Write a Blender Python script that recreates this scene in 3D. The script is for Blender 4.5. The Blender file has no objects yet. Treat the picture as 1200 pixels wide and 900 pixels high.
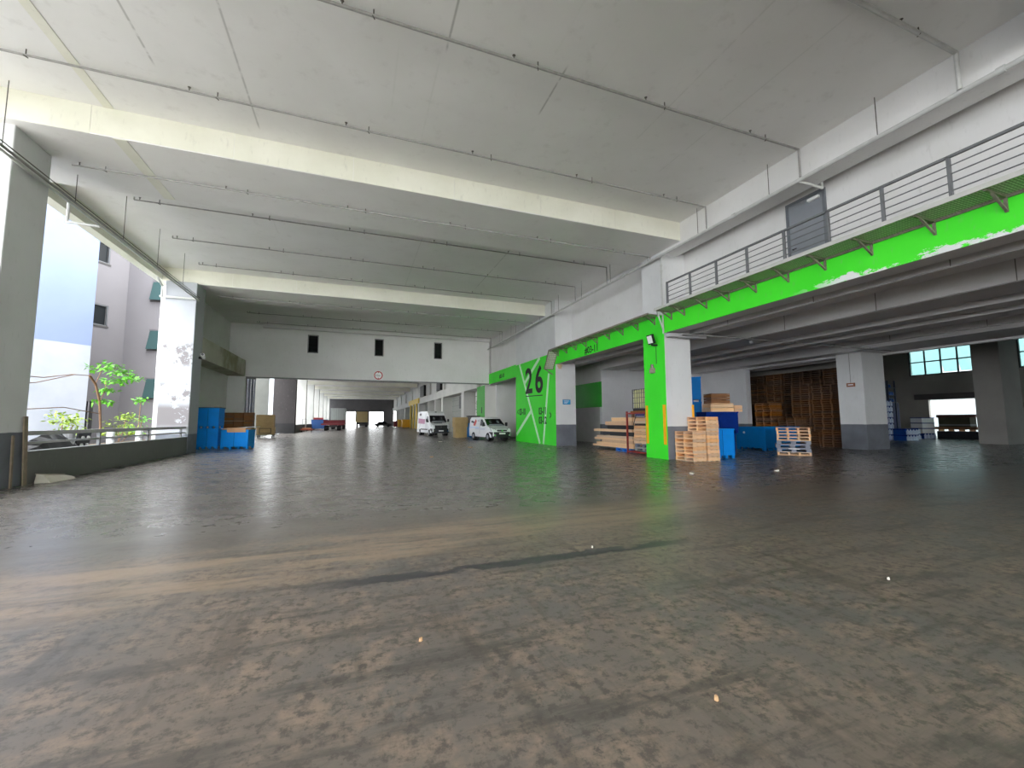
import bpy, math, random
from mathutils import Matrix, Vector
random.seed(26)
scene = bpy.context.scene
COL = scene.collection
# ------------------------------------------------------------------ camera
YAW, PITCH, ROLL = math.radians(20.32), math.radians(5.02), math.radians(-0.186)
fwd = Vector((math.sin(YAW)*math.cos(PITCH), math.cos(YAW)*math.cos(PITCH), math.sin(PITCH)))
rgt = Vector((math.cos(YAW), -math.sin(YAW), 0)); upv = rgt.cross(fwd)
r2 = rgt*math.cos(ROLL)+upv*math.sin(ROLL); u2 = -rgt*math.sin(ROLL)+upv*math.cos(ROLL)
cd = bpy.data.cameras.new('camera'); cam = bpy.data.objects.new('camera', cd); COL.objects.link(cam)
m = Matrix.Identity(4)
for i in range(3):
    m[i][0], m[i][1], m[i][2] = r2[i], u2[i], -fwd[i]
m[0][3], m[1][3], m[2][3] = 0, 0, 1.55
cam.matrix_world = m
cd.sensor_fit = 'HORIZONTAL'; cd.sensor_width = 36; cd.lens = 491.6/1200*36
cd.clip_start = .05; cd.clip_end = 600
scene.camera = cam
# ------------------------------------------------------------------ light and exposure
w = bpy.data.worlds.new('sky'); scene.world = w; w.use_nodes = True
bg = w.node_tree.nodes['Background']
bg.inputs['Color'].default_value = (.955, .98, 1.0, 1); bg.inputs['Strength'].default_value = 8
scene.view_settings.view_transform = 'Standard'; scene.view_settings.look = 'None'
scene.view_settings.gamma = 1; scene.view_settings.use_curve_mapping = False
scene.view_settings.exposure = 0.5
cy = scene.cycles
cy.max_bounces = 12; cy.diffuse_bounces = 10; cy.glossy_bounces = 4; cy.transmission_bounces = 6; cy.transparent_max_bounces = 8
cy.sample_clamp_indirect = 8; cy.caustics_reflective = False; cy.caustics_refractive = False

# ------------------------------------------------------------------ helpers
def lin(c):
    f = lambda v: v/12.92 if v <= .04045 else ((v+.055)/1.055)**2.4
    return tuple(f(x/255) for x in c)+(1,)

class MB:
    def __init__(s): s.v = []; s.f = []
    def add(s, vs, fs):
        b = len(s.v); s.v += [tuple(p) for p in vs]; s.f += [tuple(b+i for i in q) for q in fs]; return s
    def box(s, x0, x1, y0, y1, z0, z1):
        if x0 > x1: x0, x1 = x1, x0
        if y0 > y1: y0, y1 = y1, y0
        if z0 > z1: z0, z1 = z1, z0
        vs = [(x, y, z) for z in (z0, z1) for y in (y0, y1) for x in (x0, x1)]
        return s.add(vs, [(0, 2, 3, 1), (4, 5, 7, 6), (0, 1, 5, 4), (2, 6, 7, 3), (0, 4, 6, 2), (1, 3, 7, 5)])
    def obox(s, c, d, rz=0, rx=0, ry=0):
        M = Matrix.Rotation(rz, 3, 'Z') @ Matrix.Rotation(ry, 3, 'Y') @ Matrix.Rotation(rx, 3, 'X')
        a, b, e = d[0]/2, d[1]/2, d[2]/2
        vs = [Vector(c)+M @ Vector((x, y, z)) for z in (-e, e) for y in (-b, b) for x in (-a, a)]
        return s.add(vs, [(0, 2, 3, 1), (4, 5, 7, 6), (0, 1, 5, 4), (2, 6, 7, 3), (0, 4, 6, 2), (1, 3, 7, 5)])
    def bar(s, p0, p1, wd, ht):
        p0, p1 = Vector(p0), Vector(p1); d = (p1-p0).normalized()
        u = d.cross(Vector((0, 0, 1)))
        if u.length < 1e-4: u = Vector((1, 0, 0))
        u.normalize(); v = u.cross(d)
        vs = [p+u*a*wd/2+v*b*ht/2 for p in (p0, p1) for a, b in ((-1, -1), (1, -1), (1, 1), (-1, 1))]
        return s.add(vs, [(0, 1, 2, 3), (7, 6, 5, 4), (0, 4, 5, 1), (1, 5, 6, 2), (2, 6, 7, 3), (3, 7, 4, 0)])
    def cyl(s, p0, p1, r, n=8, r1=None):
        p0, p1 = Vector(p0), Vector(p1); d = (p1-p0).normalized(); r1 = r if r1 is None else r1
        u = d.cross(Vector((0, 0, 1)))
        if u.length < 1e-3: u = Vector((1, 0, 0))
        u.normalize(); v = u.cross(d)
        vs = [p+u*rr*math.cos(2*math.pi*i/n)+v*rr*math.sin(2*math.pi*i/n) for p, rr in ((p0, r), (p1, r1)) for i in range(n)]
        fs = [(i, (i+1) % n, n+(i+1) % n, n+i) for i in range(n)]
        return s.add(vs, fs+[tuple(range(n-1, -1, -1)), tuple(range(n, 2*n))])
    def tube(s, pts, r, n=8):
        for a, b in zip(pts, pts[1:]): s.cyl(a, b, r, n)
        for p in pts[1:-1]: s.ball(p, r*1.02, 6, 4)
        return s
    def ball(s, c, r, n=10, k=6, sx=1, sy=1, sz=1):
        vs = [(c[0], c[1], c[2]-r*sz)]
        for j in range(1, k):
            a = math.pi*j/k
            vs += [(c[0]+r*sx*math.sin(a)*math.cos(2*math.pi*i/n), c[1]+r*sy*math.sin(a)*math.sin(2*math.pi*i/n), c[2]-r*sz*math.cos(a)) for i in range(n)]
        vs.append((c[0], c[1], c[2]+r*sz)); fs = []
        for i in range(n): fs.append((0, 1+(i+1) % n, 1+i))
        for j in range(k-2):
            for i in range(n):
                a = 1+j*n+i; b = 1+j*n+(i+1) % n; fs.append((a, b, b+n, a+n))
        L = len(vs)-1; o = 1+(k-2)*n
        for i in range(n): fs.append((o+i, o+(i+1) % n, L))
        return s.add(vs, fs)
    def slab(s, p, t):
        """thin panel: four or more corners p, thickened by t along its normal"""
        p = [Vector(q) for q in p]; nrm = (p[1]-p[0]).cross(p[2]-p[0]).normalized(); n = len(p)
        vs = p+[q+nrm*t for q in p]
        return s.add(vs, [tuple(range(n-1, -1, -1)), tuple(range(n, 2*n))]+[(i, (i+1) % n, n+(i+1) % n, n+i) for i in range(n)])
    def ring(s, c, r0, r1, ax, t, n=24):
        """flat annulus facing along ax ('x' or 'y'), thickness t"""
        vs = []
        for d in (0, t):
            for r in (r0, r1):
                for i in range(n):
                    a = 2*math.pi*i/n
                    vs.append((c[0]+d, c[1]+r*math.cos(a), c[2]+r*math.sin(a)) if ax == 'x' else (c[0]+r*math.cos(a), c[1]+d, c[2]+r*math.sin(a)))
        fs = []
        for i in range(n):
            j = (i+1) % n
            fs += [(i, j, n+j, n+i), (2*n+i, 3*n+i, 3*n+j, 2*n+j), (n+i, n+j, 3*n+j, 3*n+i), (i, 2*n+i, 2*n+j, j)]
        return s.add(vs, fs)
    def mesh(s, name):
        me = bpy.data.meshes.new(name); me.from_pydata(s.v, [], s.f); me.update(); return me

def fixn(me):
    import bmesh
    b = bmesh.new(); b.from_mesh(me); bmesh.ops.recalc_face_normals(b, faces=b.faces); b.to_mesh(me); b.free()

ONES = 'zeroth first second third fourth fifth sixth seventh eighth ninth tenth eleventh twelfth thirteenth fourteenth fifteenth sixteenth seventeenth eighteenth nineteenth'.split()
def nth(n):
    if n < 20: return ONES[n]
    t = {2: ('twentieth', 'twenty-'), 3: ('thirtieth', 'thirty-')}[n//10]
    return t[0] if n % 10 == 0 else t[1]+ONES[n % 10]

def tag(o, label=None, cat=None, group=None, kind=None):
    if label: o['label'] = label
    if cat: o['category'] = cat
    if group: o['group'] = group
    if kind: o['kind'] = kind
    return o

def obj(name, mb, mat, parent=None, loc=None, rz=0, bevel=0, smooth=False, fix=True, seg=2):
    me = mb if isinstance(mb, bpy.types.Mesh) else mb.mesh(name)
    if not isinstance(mb, bpy.types.Mesh):
        if fix: fixn(me)
        me.materials.append(mat)
        if smooth:
            for p in me.polygons: p.use_smooth = True
    o = bpy.data.objects.new(name, me); COL.objects.link(o)
    if parent: o.parent = parent
    if loc: o.location = loc
    if rz: o.rotation_euler = (0, 0, rz)
    if bevel:
        b = o.modifiers.new('bevel', 'BEVEL'); b.width = bevel; b.segments = seg; b.limit_method = 'ANGLE'; b.angle_limit = math.radians(35)
    return o

def empty(name, loc=(0, 0, 0), rz=0, parent=None):
    o = bpy.data.objects.new(name, None); COL.objects.link(o); o.location = loc; o.rotation_euler = (0, 0, rz); o.empty_display_size = .2
    if parent: o.parent = parent
    return o

def copy_tree(o, parent=None):
    c = o.copy(); COL.objects.link(c); c.parent = parent
    for ch in list(o.children): copy_tree(ch, c)
    return c

def struct(name, mb, mat, label, parent=None, **k):
    o = obj(name, mb, mat, parent, **k)
    if not parent: tag(o, label, label_cat(name), kind='structure')
    return o
def label_cat(n):
    for k in ('wall', 'floor', 'ceiling', 'window', 'door', 'trim', 'column', 'beam'):
        if k in n: return k
    return n.replace('_', ' ')

# ------------------------------------------------------------------ materials
MATS = {}
def mat(name, col, rough=.6, var=.0, scale=3.0, metal=0, bump=0, bscale=40, emit=None, spec=.5, col2=None, detail=6):
    """plain procedural paint or stuff: noise between col and col2 (or a darker col)"""
    if name in MATS: return MATS[name]
    mt = bpy.data.materials.new(name); mt.use_nodes = True; n = mt.node_tree.nodes; l = mt.node_tree.links
    b = n['Principled BSDF']; c = lin(col); b.inputs['Roughness'].default_value = rough; b.inputs['Metallic'].default_value = metal
    b.inputs['Base Color'].default_value = c; b.inputs['Specular IOR Level'].default_value = spec
    tc = n.new('ShaderNodeTexCoord')
    if var or col2:
        nz = n.new('ShaderNodeTexNoise'); nz.inputs['Scale'].default_value = scale; nz.inputs['Detail'].default_value = detail
        rp = n.new('ShaderNodeValToRGB'); c2 = lin(col2) if col2 else tuple(x*(1-var) for x in c[:3])+(1,)
        rp.color_ramp.elements[0].color = c2; rp.color_ramp.elements[0].position = .35
        rp.color_ramp.elements[1].color = c; rp.color_ramp.elements[1].position = .62
        l.new(tc.outputs['Object'], nz.inputs['Vector']); l.new(nz.outputs['Fac'], rp.inputs['Fac']); l.new(rp.outputs['Color'], b.inputs['Base Color'])
    if bump:
        nb = n.new('ShaderNodeTexNoise'); nb.inputs['Scale'].default_value = bscale; bp = n.new('ShaderNodeBump'); bp.inputs['Strength'].default_value = bump
        l.new(tc.outputs['Object'], nb.inputs['Vector']); l.new(nb.outputs['Fac'], bp.inputs['Height']); l.new(bp.outputs['Normal'], b.inputs['Normal'])
    if emit:
        b.inputs['Emission Color'].default_value = lin(emit[0]); b.inputs['Emission Strength'].default_value = emit[1]
    MATS[name] = mt; return mt

class NT:
    """small node-graph writer"""
    def __init__(s, name, rough=.7):
        s.m = bpy.data.materials.new(name); s.m.use_nodes = True; s.n = s.m.node_tree.nodes; s.l = s.m.node_tree.links
        s.b = s.n['Principled BSDF']; s.b.inputs['Roughness'].default_value = rough
        s.tc = s.n.new('ShaderNodeTexCoord'); s.co = s.tc.outputs['Object']
        sp = s.n.new('ShaderNodeSeparateXYZ'); s.l.new(s.co, sp.inputs[0]); s.x, s.y, s.z = sp.outputs
    def put(s, sock, v):
        if hasattr(v, 'is_output'): s.l.new(v, sock)
        else: sock.default_value = v
    def math(s, op, a, b=0, c=0, clamp=False):
        k = s.n.new('ShaderNodeMath'); k.operation = op; k.use_clamp = clamp
        for i, v in enumerate((a, b, c)): s.put(k.inputs[i], v)
        return k.outputs[0]
    def noise(s, scale, detail=6, vec=None, rough=.55, stretch=None):
        k = s.n.new('ShaderNodeTexNoise'); k.inputs['Scale'].default_value = scale; k.inputs['Detail'].default_value = detail; k.inputs['Roughness'].default_value = rough
        v = vec or s.co
        if stretch:
            mp = s.n.new('ShaderNodeMapping'); mp.inputs['Scale'].default_value = stretch; s.l.new(v, mp.inputs['Vector']); v = mp.outputs[0]
        s.l.new(v, k.inputs['Vector']); return k.outputs['Fac']
    def ramp(s, fac, lo, hi):
        k = s.n.new('ShaderNodeMapRange'); k.inputs['From Min'].default_value = lo; k.inputs['From Max'].default_value = hi; k.interpolation_type = 'SMOOTHSTEP'
        s.put(k.inputs['Value'], fac); return k.outputs['Result']
    def mix(s, f, a, b):
        k = s.n.new('ShaderNodeMix'); k.data_type = 'RGBA'; s.put(k.inputs[0], f)
        s.put(k.inputs[6], lin(a) if isinstance(a, tuple) and len(a) == 3 else a); s.put(k.inputs[7], lin(b) if isinstance(b, tuple) and len(b) == 3 else b)
        return k.outputs[2]
    def band(s, v, a, b, e):
        """1 inside a..b with soft edge e"""
        return s.math('MULTIPLY', s.ramp(v, a-e, a+e), s.math('SUBTRACT', 1, s.ramp(v, b-e, b+e)))
    def color(s, c): s.put(s.b.inputs['Base Color'], c); return s
    def bump(s, h, st=.2, dist=.01):
        k = s.n.new('ShaderNodeBump'); k.inputs['Strength'].default_value = st; k.inputs['Distance'].default_value = dist
        s.l.new(h, k.inputs['Height']); s.l.new(k.outputs[0], s.b.inputs['Normal']); return s

def concrete(name, col, col2, split=None, low=(112, 116, 124), peel=None, stain=.5, rough=.75, chips=None):
    t = NT(name, rough)
    a = t.noise(.55, 5); f = t.noise(9, 4, stretch=(1, 1, .35))
    c = t.mix(t.math('MULTIPLY', t.ramp(a, .35, .7), stain), col, col2)
    c = t.mix(t.math('MULTIPLY', t.ramp(f, .58, .8), .22), c, (150, 148, 142))
    if peel:                                   # paint flaked off: (zlo, zhi) heights where primer shows
        pm = None
        for zlo, zhi, th in peel:
            k = t.math('MULTIPLY', t.math('MULTIPLY', t.band(t.z, zlo, zhi, .18), t.ramp(t.noise(1.7, 8, rough=.7), th, th+.03)), t.math('LESS_THAN', t.y, 24.83))
            pm = k if pm is None else t.math('MAXIMUM', pm, k)
        c = t.mix(pm, c, (126, 122, 124))
    if chips:                                  # bare white patches along a lower edge
        z0, x0 = chips
        h = t.math('ADD', t.math('MULTIPLY', t.noise(1.6, 7, rough=.75, stretch=(1, 1, 2.2)), .9), t.math('MULTIPLY', t.ramp(t.z, z0, z0+.5), -.42))
        h = t.math('MULTIPLY', t.ramp(h, .40, .43), t.band(t.y, 2.0, 7.6, .8))
        c = t.mix(h, c, (226, 228, 226))
    if split:
        e = t.math('ADD', t.z, t.math('MULTIPLY', t.math('SUBTRACT', t.noise(3, 3), .5), .03))
        c = t.mix(t.ramp(e, split-.012, split+.012), t.mix(t.ramp(t.noise(1.2, 6), .3, .7), low, tuple(int(v*.86) for v in low)), c)
    t.color(c); t.bump(t.noise(22, 5), .12, .01)
    return t.m

WHITE = concrete('white painted concrete', (222, 221, 220), (208, 207, 204))
CEIL_C = None
BEAMC = concrete('cream painted beam', (232, 231, 218), (218, 217, 201), stain=.8)
COLW = concrete('column white over grey', (216, 217, 217), (196, 196, 196), split=1.31)
COLP = concrete('column flaking paint', (172, 175, 180), (160, 164, 172), split=.95, low=(120, 126, 136), peel=[(1.3, 2.35, .42), (2.3, 3.4, .53), (4.3, 5.4, .53)])
GREYW = concrete('grey painted parapet', (108, 110, 106), (92, 94, 90), rough=.7)
GREEN = concrete('bright green paint', (64, 232, 44), (52, 218, 36), stain=.6, rough=.55)
GREENB = concrete('bright green beam paint', (72, 236, 40), (56, 222, 30), stain=.6, rough=.55, chips=(5.06, 0))
BAYC = concrete('bay soffit concrete', (212, 210, 210), (194, 192, 192))
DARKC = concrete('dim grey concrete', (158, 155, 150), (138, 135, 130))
FARW = concrete('far hall white', (205, 205, 200), (185, 186, 182))
STEEL = mat('grey painted steel', (112, 114, 116), .45, .15, 8)
PIPE = mat('white painted pipe', (196, 197, 194), .45, .12, 5)
PIPED = mat('grey sprinkler pipe', (158, 156, 153), .5, .2, 6)
RODM = mat('hanger rod steel', (92, 88, 82), .5, .2, 6)
BLACK = mat('black plastic', (22, 22, 25), .45, .3, 12)
DARKG = mat('dark glass', (14, 18, 22), .08)
RUBBER = mat('tyre rubber', (24, 24, 26), .8, .3, 20)
CHROME = mat('dull chrome', (190, 192, 196), .25, metal=1)
WHITEPT = mat('white vehicle paint', (236, 238, 240), .25, .04, 1.5)
SIGNW = mat('white print', (240, 240, 240), .5)
SIGNR = mat('red print', (176, 40, 48), .5)
PAINTK = mat('black wall paint', (20, 24, 22), .6)
STRIPE = mat('pale stripe paint', (206, 250, 206), .6, .06, 4)
YELLOW = mat('yellow guard', (246, 178, 14), .5, .1, 6)

def plank_mat(name, a, b, sc=9):
    t = NT(name, .75); n1 = t.noise(sc, 5, stretch=(.35, 1.0, 3)); oi = t.n.new('ShaderNodeObjectInfo')
    c = t.mix(n1, a, b); h = t.n.new('ShaderNodeHueSaturation'); t.l.new(c, h.inputs['Color'])
    t.put(h.inputs['Value'], t.math('ADD', .82, t.math('MULTIPLY', oi.outputs['Random'], .34))); t.put(h.inputs['Saturation'], t.math('ADD', .8, t.math('MULTIPLY', oi.outputs['Random'], .35)))
    t.color(h.outputs[0]); t.bump(n1, .2, .004); return t.m
WOOD = plank_mat('new pine', (240, 206, 166), (216, 172, 128))
WOODO = plank_mat('orange pine', (234, 190, 146), (206, 154, 110))
WOODD = plank_mat('old brown wood', (150, 104, 66), (104, 68, 42))
CARTON = mat('brown carton', (176, 150, 104), .8, .12, 3)
CARTON2 = mat('pale carton', (206, 160, 122), .8, .1, 3)
BLUEP = mat('bright blue board', (0, 142, 236), .6, .10, 2, spec=.2)
BLUEP2 = mat('mid blue board', (0, 122, 200), .6, .10, 2, spec=.2)
NAVY = mat('navy blue board', (4, 42, 120), .7, .15, 3, spec=.1)
# ================================================================== the setting
XL, XR = -7.68, 11.63
Y0, YE = -28.0, 150.0            # the roof ends behind the camera, the deck runs far ahead
# ---- floor
t = NT('worn power-floated concrete', .34)
big = t.noise(.3, 4); mid = t.noise(2.6, 12, rough=.72); fine = t.noise(11, 10, rough=.75); sx = t.noise(1.7, 9, rough=.72, stretch=(.30, 1.6, 1)); sy = t.noise(1.9, 8, rough=.7, stretch=(1.5, .25, 1)); pit = t.noise(34, 4, rough=.6)
c = t.mix(t.ramp(big, .36, .64), (113, 102, 92), (98, 95, 91))
c = t.mix(t.ramp(mid, .43, .62), c, t.mix(t.ramp(fine, .4, .6), (134, 118, 103), (106, 96, 87)))
c = t.mix(t.math('MULTIPLY', t.ramp(sx, .50, .62), .7), c, (74, 70, 66))
c = t.mix(t.math('MULTIPLY', t.ramp(sy, .52, .64), .5), c, (76, 69, 62))
c = t.mix(t.math('MULTIPLY', t.ramp(fine, .50, .60), .65), c, (70, 64, 59))
c = t.mix(t.math('MULTIPLY', t.ramp(pit, .62, .70), .5), c, (66, 60, 55))
wob = t.math('MULTIPLY', t.math('SUBTRACT', t.noise(.8, 6, rough=.65), .5), .9)
ys = t.math('ADD', t.math('ADD', t.y, wob), t.math('MULTIPLY', t.x, -.16))
far = t.ramp(ys, 5.2, 8.0)                     # beyond the worn strip the slab is smooth, greyer and polished
c = t.mix(t.math('MULTIPLY', far, .9), c, t.mix(t.ramp(t.noise(1.1, 9, rough=.7, stretch=(.3, 1.3, 1)), .4, .6), (108, 104, 99), (94, 90, 86)))
tanb = t.math('MULTIPLY', t.band(ys, 4.9, 6.3, .3), t.math('SUBTRACT', 1, t.ramp(t.x, 4.0, 9)))
tanb = t.math('MULTIPLY', tanb, t.ramp(t.noise(1.5, 9, rough=.7, stretch=(.35, 2.2, 1)), .38, .60))
c = t.mix(t.math('MULTIPLY', tanb, .85), c, t.mix(fine, (156, 137, 116), (130, 111, 94)))
yj = t.math('ADD', t.y, t.math('MULTIPLY', t.math('SUBTRACT', t.noise(2.4, 10, rough=.75), .5), .34))
joint = t.math('MULTIPLY', t.band(yj, 4.36, 4.56, .012), t.ramp(t.noise(1.4, 5), .36, .42))
joint = t.math('MULTIPLY', joint, t.band(t.x, -.2, 4.0, .5))
c = t.mix(t.math('MULTIPLY', joint, .95), c, t.mix(fine, (66, 65, 67), (54, 53, 55)))
edge = t.math('MULTIPLY', t.band(yj, 4.30, 4.36, .01), t.band(t.x, -2.4, 4.2, .5)); c = t.mix(t.math('MULTIPLY', edge, .45), c, (92, 88, 84))
xs = t.math('ADD', t.x, t.math('MULTIPLY', t.math('SUBTRACT', t.noise(3, 8, rough=.7), .5), .22))
st = t.math('MULTIPLY', t.math('MULTIPLY', t.band(xs, .92, .99, .03), t.band(t.y, 1.4, 3.0, .4)), t.ramp(mid, .35, .5))
c = t.mix(t.math('MULTIPLY', st, .5), c, (70, 66, 62))
t.color(c)
gl = t.ramp(t.math('ADD', t.y, wob), 2.5, 8.5)
rg = t.math('ADD', t.math('SUBTRACT', .42, t.math('MULTIPLY', gl, .17)), t.math('MULTIPLY', t.ramp(mid, .35, .65), .05)); t.put(t.b.inputs['Roughness'], rg)
t.bump(fine, .015, .004)
FLOORM = t.m
struct('floor', MB().box(-9.3, 50, Y0, YE, -.35, 0), FLOORM, 'stained grey brown concrete deck, worn to a dull shine')

# ---- ceiling
t = NT('ceiling slab paint', .8)
n1 = t.noise(.4, 5); n2 = t.noise(3, 7, rough=.65)
c = t.mix(t.ramp(n1, .3, .7), (238, 237, 235), (230, 229, 226)); c = t.mix(t.math('MULTIPLY', t.ramp(n2, .55, .75), .35), c, (206, 204, 200))
for k, (xa, ya, yb, cc) in enumerate([(.21, 5, 8.1, (228, 228, 224)), (.61, 8.05, 10.1, (226, 226, 222)), (1.46, 8.2, 11, (225, 225, 221)), (1.55, 5, 8.0, (120, 118, 114)), (3.72, 4, 7.4, (228, 228, 224)),
                                     (4.44, 8, 10.8, (236, 236, 232)), (4.1, 7.6, 9, (130, 128, 124)), (4.87, 4, 7.5, (228, 228, 224)), (7.0, 4, 9, (214, 214, 210)), (8.6, 4.6, 10, (214, 214, 210)), (-2.6, 7, 12, (150, 148, 144)), (-4.3, 8, 10.5, (140, 138, 132)),
                                     (2.4, 15.6, 24, (206, 206, 202)), (6.3, 16, 23, (170, 170, 166)), (-3.2, 16, 19, (222, 222, 218))]):
    msk = t.math('MULTIPLY', t.band(t.x, xa-.02, xa+.02, .014), t.band(t.y, ya, yb, .15)); msk = t.math('MULTIPLY', msk, t.ramp(t.noise(2.2+k*.1, 3), .3, .5)); c = t.mix(t.math('MULTIPLY', msk, .5), c, cc)
t.color(c); t.bump(n2, .15, .01)
CEILM = t.m
Zc, Zb = 9.23, 8.5
struct('ceiling', MB().box(-9.55, 12.8, Y0, YE, Zc, Zc+.4), CEILM, 'pale grey painted concrete slab overhead with faint seams')
bn = 0
for y in [-25, -12.5, 0, 12.5, 25.0]+[37.65+12.5*i for i in range(1, 9)]:
    bn += 1
    mb = MB(); mb.box(-9.2, XR, y, y+3.05, Zb, Zc+.02)
    o = obj('ceiling_beam', mb, CEILM); [obj('cream_panel', MB().box(-9.2+2.975*k+.006, -9.2+2.975*(k+1)-.006, y-.012, y, Zb+.004+.012*((k*5) % 3), Zc), BEAMC, o) for k in range(7)]
    side = {12.5: 'wide cream beam across the ceiling nearest the camera', 25.0: 'cream beam across the ceiling just before the cross wall'}.get(y, 'cream ceiling beam, number %d beyond the cross wall' % max(1, round((y-37.65)/12.5)) if y > 30 else 'cream ceiling beam %s the camera' % {0: 'above', -12.5: 'behind', -25: 'far behind'}.get(y, 'by'))
    tag(o, side, 'beam', kind='structure')
# lighter repair strip running along the slab
struct('trim_1', MB().box(-6.0, -5.8, 4, 12.5, Zc-.012, Zc+.01), BEAMC, 'lighter filler strip along the slab near the left edge')
struct('trim_2', MB().box(-5.8, -5.52, 12.52, 15.5, Zb-.012, Zb+.01), BEAMC, 'lighter filler strip across the underside of the near beam')
RAILM = mat('pale grey rail paint', (176, 176, 178), .5, .12, 5)
# ---- left side: edge beam, columns, parapet
struct('edge_beam', MB().box(-9.55, -9.2, Y0, 26.1, 8.58, Zc+.02), BEAMC, 'slim edge beam above the open left side')
cl = {-24.7: 'left column far behind the camera', -12.2: 'left column behind the camera', .3: 'left column level with the camera', 12.72: 'near left column with white paint over a grey foot', 24.8: 'left column with flaking bright paint beside the blue boxes'}
for y, lb in cl.items():
    tag(obj('column', MB().box(-8.97, XL, y, y+1.28, 0, Zb+.02), COLP if y > 20 else COLW, bevel=.03), lb, 'column', kind='structure')
for a, b, lb in ((Y0, -24.7, 'low grey parapet farthest behind the camera'), (-23.42, -12.2, 'low grey parapet second behind the camera'), (-10.92, .3, 'low grey parapet just behind the camera'), (1.58, 12.72, 'low grey parapet left of the camera'), (14.0, 24.8, 'low grey parapet below the rails and the young tree')):
    p = struct('wall_left', MB().box(-8.0, XL-.02, a, b, 0, .82), GREYW, lb)
    r = empty('guard_rail', (0, 0, 0)); tag(r, 'two-bar grey steel rail '+lb.replace('low grey parapet', 'on the parapet'), 'railing')
    obj('rail', MB().box(-7.90, -7.76, a, b, 1.22, 1.33), RAILM, r); obj('rail', MB().box(-7.86, -7.79, a, b, 1.0, 1.06), RAILM, r)
    k = a+.12
    while k < b: obj('post', MB().box(-7.86, -7.78, k-.04, k+.04, .82, 1.24), STEEL, r); k += 3.4
# ---- left recess before the cross wall
struct('wall_left_recess', MB().box(-9.6, -9.35, 26.08, 38, 0, Zc), WHITE, 'shaded white side wall behind the stacked blue boxes')
struct('wall_left_return', MB().box(-9.35, -8.97, 26.0, 26.3, 0, Zc), WHITE, 'narrow return wall beside the flaking column')
struct('trim_3', MB().box(-9.35, -8.2, 26.3, 37.65, 5.08, 6.3), concrete('stained ledge', (196, 194, 180), (140, 136, 104), stain=1), 'stained boxed ledge along the recessed side wall')
struct('wall_pier', MB().box(-9.35, -8.16, 37.65, 38.2, 0, 5.08), WHITE, 'white pier left of the opening into the far hall')
# ---- cross wall with three slit windows
Yw = 37.65; wx = [(-3.84, -3.15), (1.37, 2.0), (6.49, 7.09)]; wz0, wz1 = 7.2, 8.58
mb = MB(); mb.box(-9.35, XR, Yw-.03, Yw+.35, 5.05, 7.14); mb.box(-9.35, XR, Yw, Yw+.35, 7.14, wz0); mb.box(-9.35, XR, Yw, Yw+.35, wz1, Zc)
e = [-9.35]+[v for q in wx for v in q]+[XR]
for i in range(0, len(e), 2): mb.box(e[i], e[i+1], Yw, Yw+.35, wz0, wz1)
struct('wall_cross', mb, WHITE, 'white wall across the hall above the opening, with three slits')
for i, (a, b) in enumerate(wx):
    f = MB(); f.box(a-.06, a, Yw-.05, Yw+.1, wz0-.06, wz1+.06); f.box(b, b+.06, Yw-.05, Yw+.1, wz0-.06, wz1+.06); f.box(a, b, Yw-.05, Yw+.1, wz0-.06, wz0); f.box(a, b, Yw-.05, Yw+.1, wz1, wz1+.06)
    wdw = empty('window_%d' % (i+1), ((a+b)/2, Yw, wz0)); tag(wdw, ('left', 'middle', 'right')[i]+' of the three narrow dark slit windows in the cross wall', 'window', kind='structure')
    fo = obj('frame', f, STEEL, wdw); fo.matrix_parent_inverse = Matrix.Translation(-wdw.location)
    g = obj('pane', MB().box(a, b, Yw+.08, Yw+.1, wz0, wz1), DARKG, wdw); g.matrix_parent_inverse = Matrix.Translation(-wdw.location)
struct('trim_4', MB().box(-7.1, XR, Yw-.35, Yw, 8.98, Zc), WHITE, 'boxed white strip along the top of the cross wall')
struct('trim_5', MB().box(-8.16, XR, Yw-.02, Yw+.36, 4.97, 5.05), STEEL, 'grey steel lip under the cross wall')
# ---- right side: columns, upper wall, beams, green fascia
tag(obj('column', MB().box(XR, 12.95, 13.6, 14.92, 0, Zb+.02), COLW, bevel=.02), 'right column with the green road face and yellow corner guards', 'column', kind='structure')
PR = obj('green_panel', MB().box(XR-.012, XR, 13.6, 14.92, 0, 5.85), GREEN, [o for o in COL.objects if o.name.startswith('column')][-1])
c26 = struct('wall_right_number', MB().box(XR, 13.03, 23.55, 30.5, 0, Zc), COLW, 'wide pier painted green with the number 26')
obj('green_panel', MB().box(XR-.012, XR, 23.55, 30.5, 0, 5.85), GREEN, c26)
tag(obj('upper_beam', MB().box(XR, 12.4, Y0, 13.62, 8.38, Zc), WHITE), 'deep white beam above the balcony wall on the right', 'beam', kind='structure')
struct('wall_right_upper', MB().box(12.8, 13.1, Y0, 37.65, 5.8, Zc), WHITE, 'white wall above the walkway, holding the grey door')
struct('wall_right_far_upper', MB().box(11.85, 12.8, 30.5, 37.65, 5.85, Zc), WHITE, 'set-back white wall beside the number pier')
bgm = struct('beam_green', MB().box(XR, 12.23, Y0, 13.6, 5.08, 5.85), BAYC, 'long green fascia beam over the right bay, chipped along its edge'); obj('green_face', MB().box(XR-.012, XR, Y0, 13.6, 5.08, 5.85), GREENB, bgm)
b11 = struct('beam_green_middle', MB().box(XR, 12.23, 14.92, 23.55, 5.08, 5.85), BAYC, 'green beam lettered #03-11 between the two green piers'); obj('green_face', MB().box(XR-.012, XR, 14.92, 23.55, 5.08, 5.85), GREEN, b11)
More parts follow.
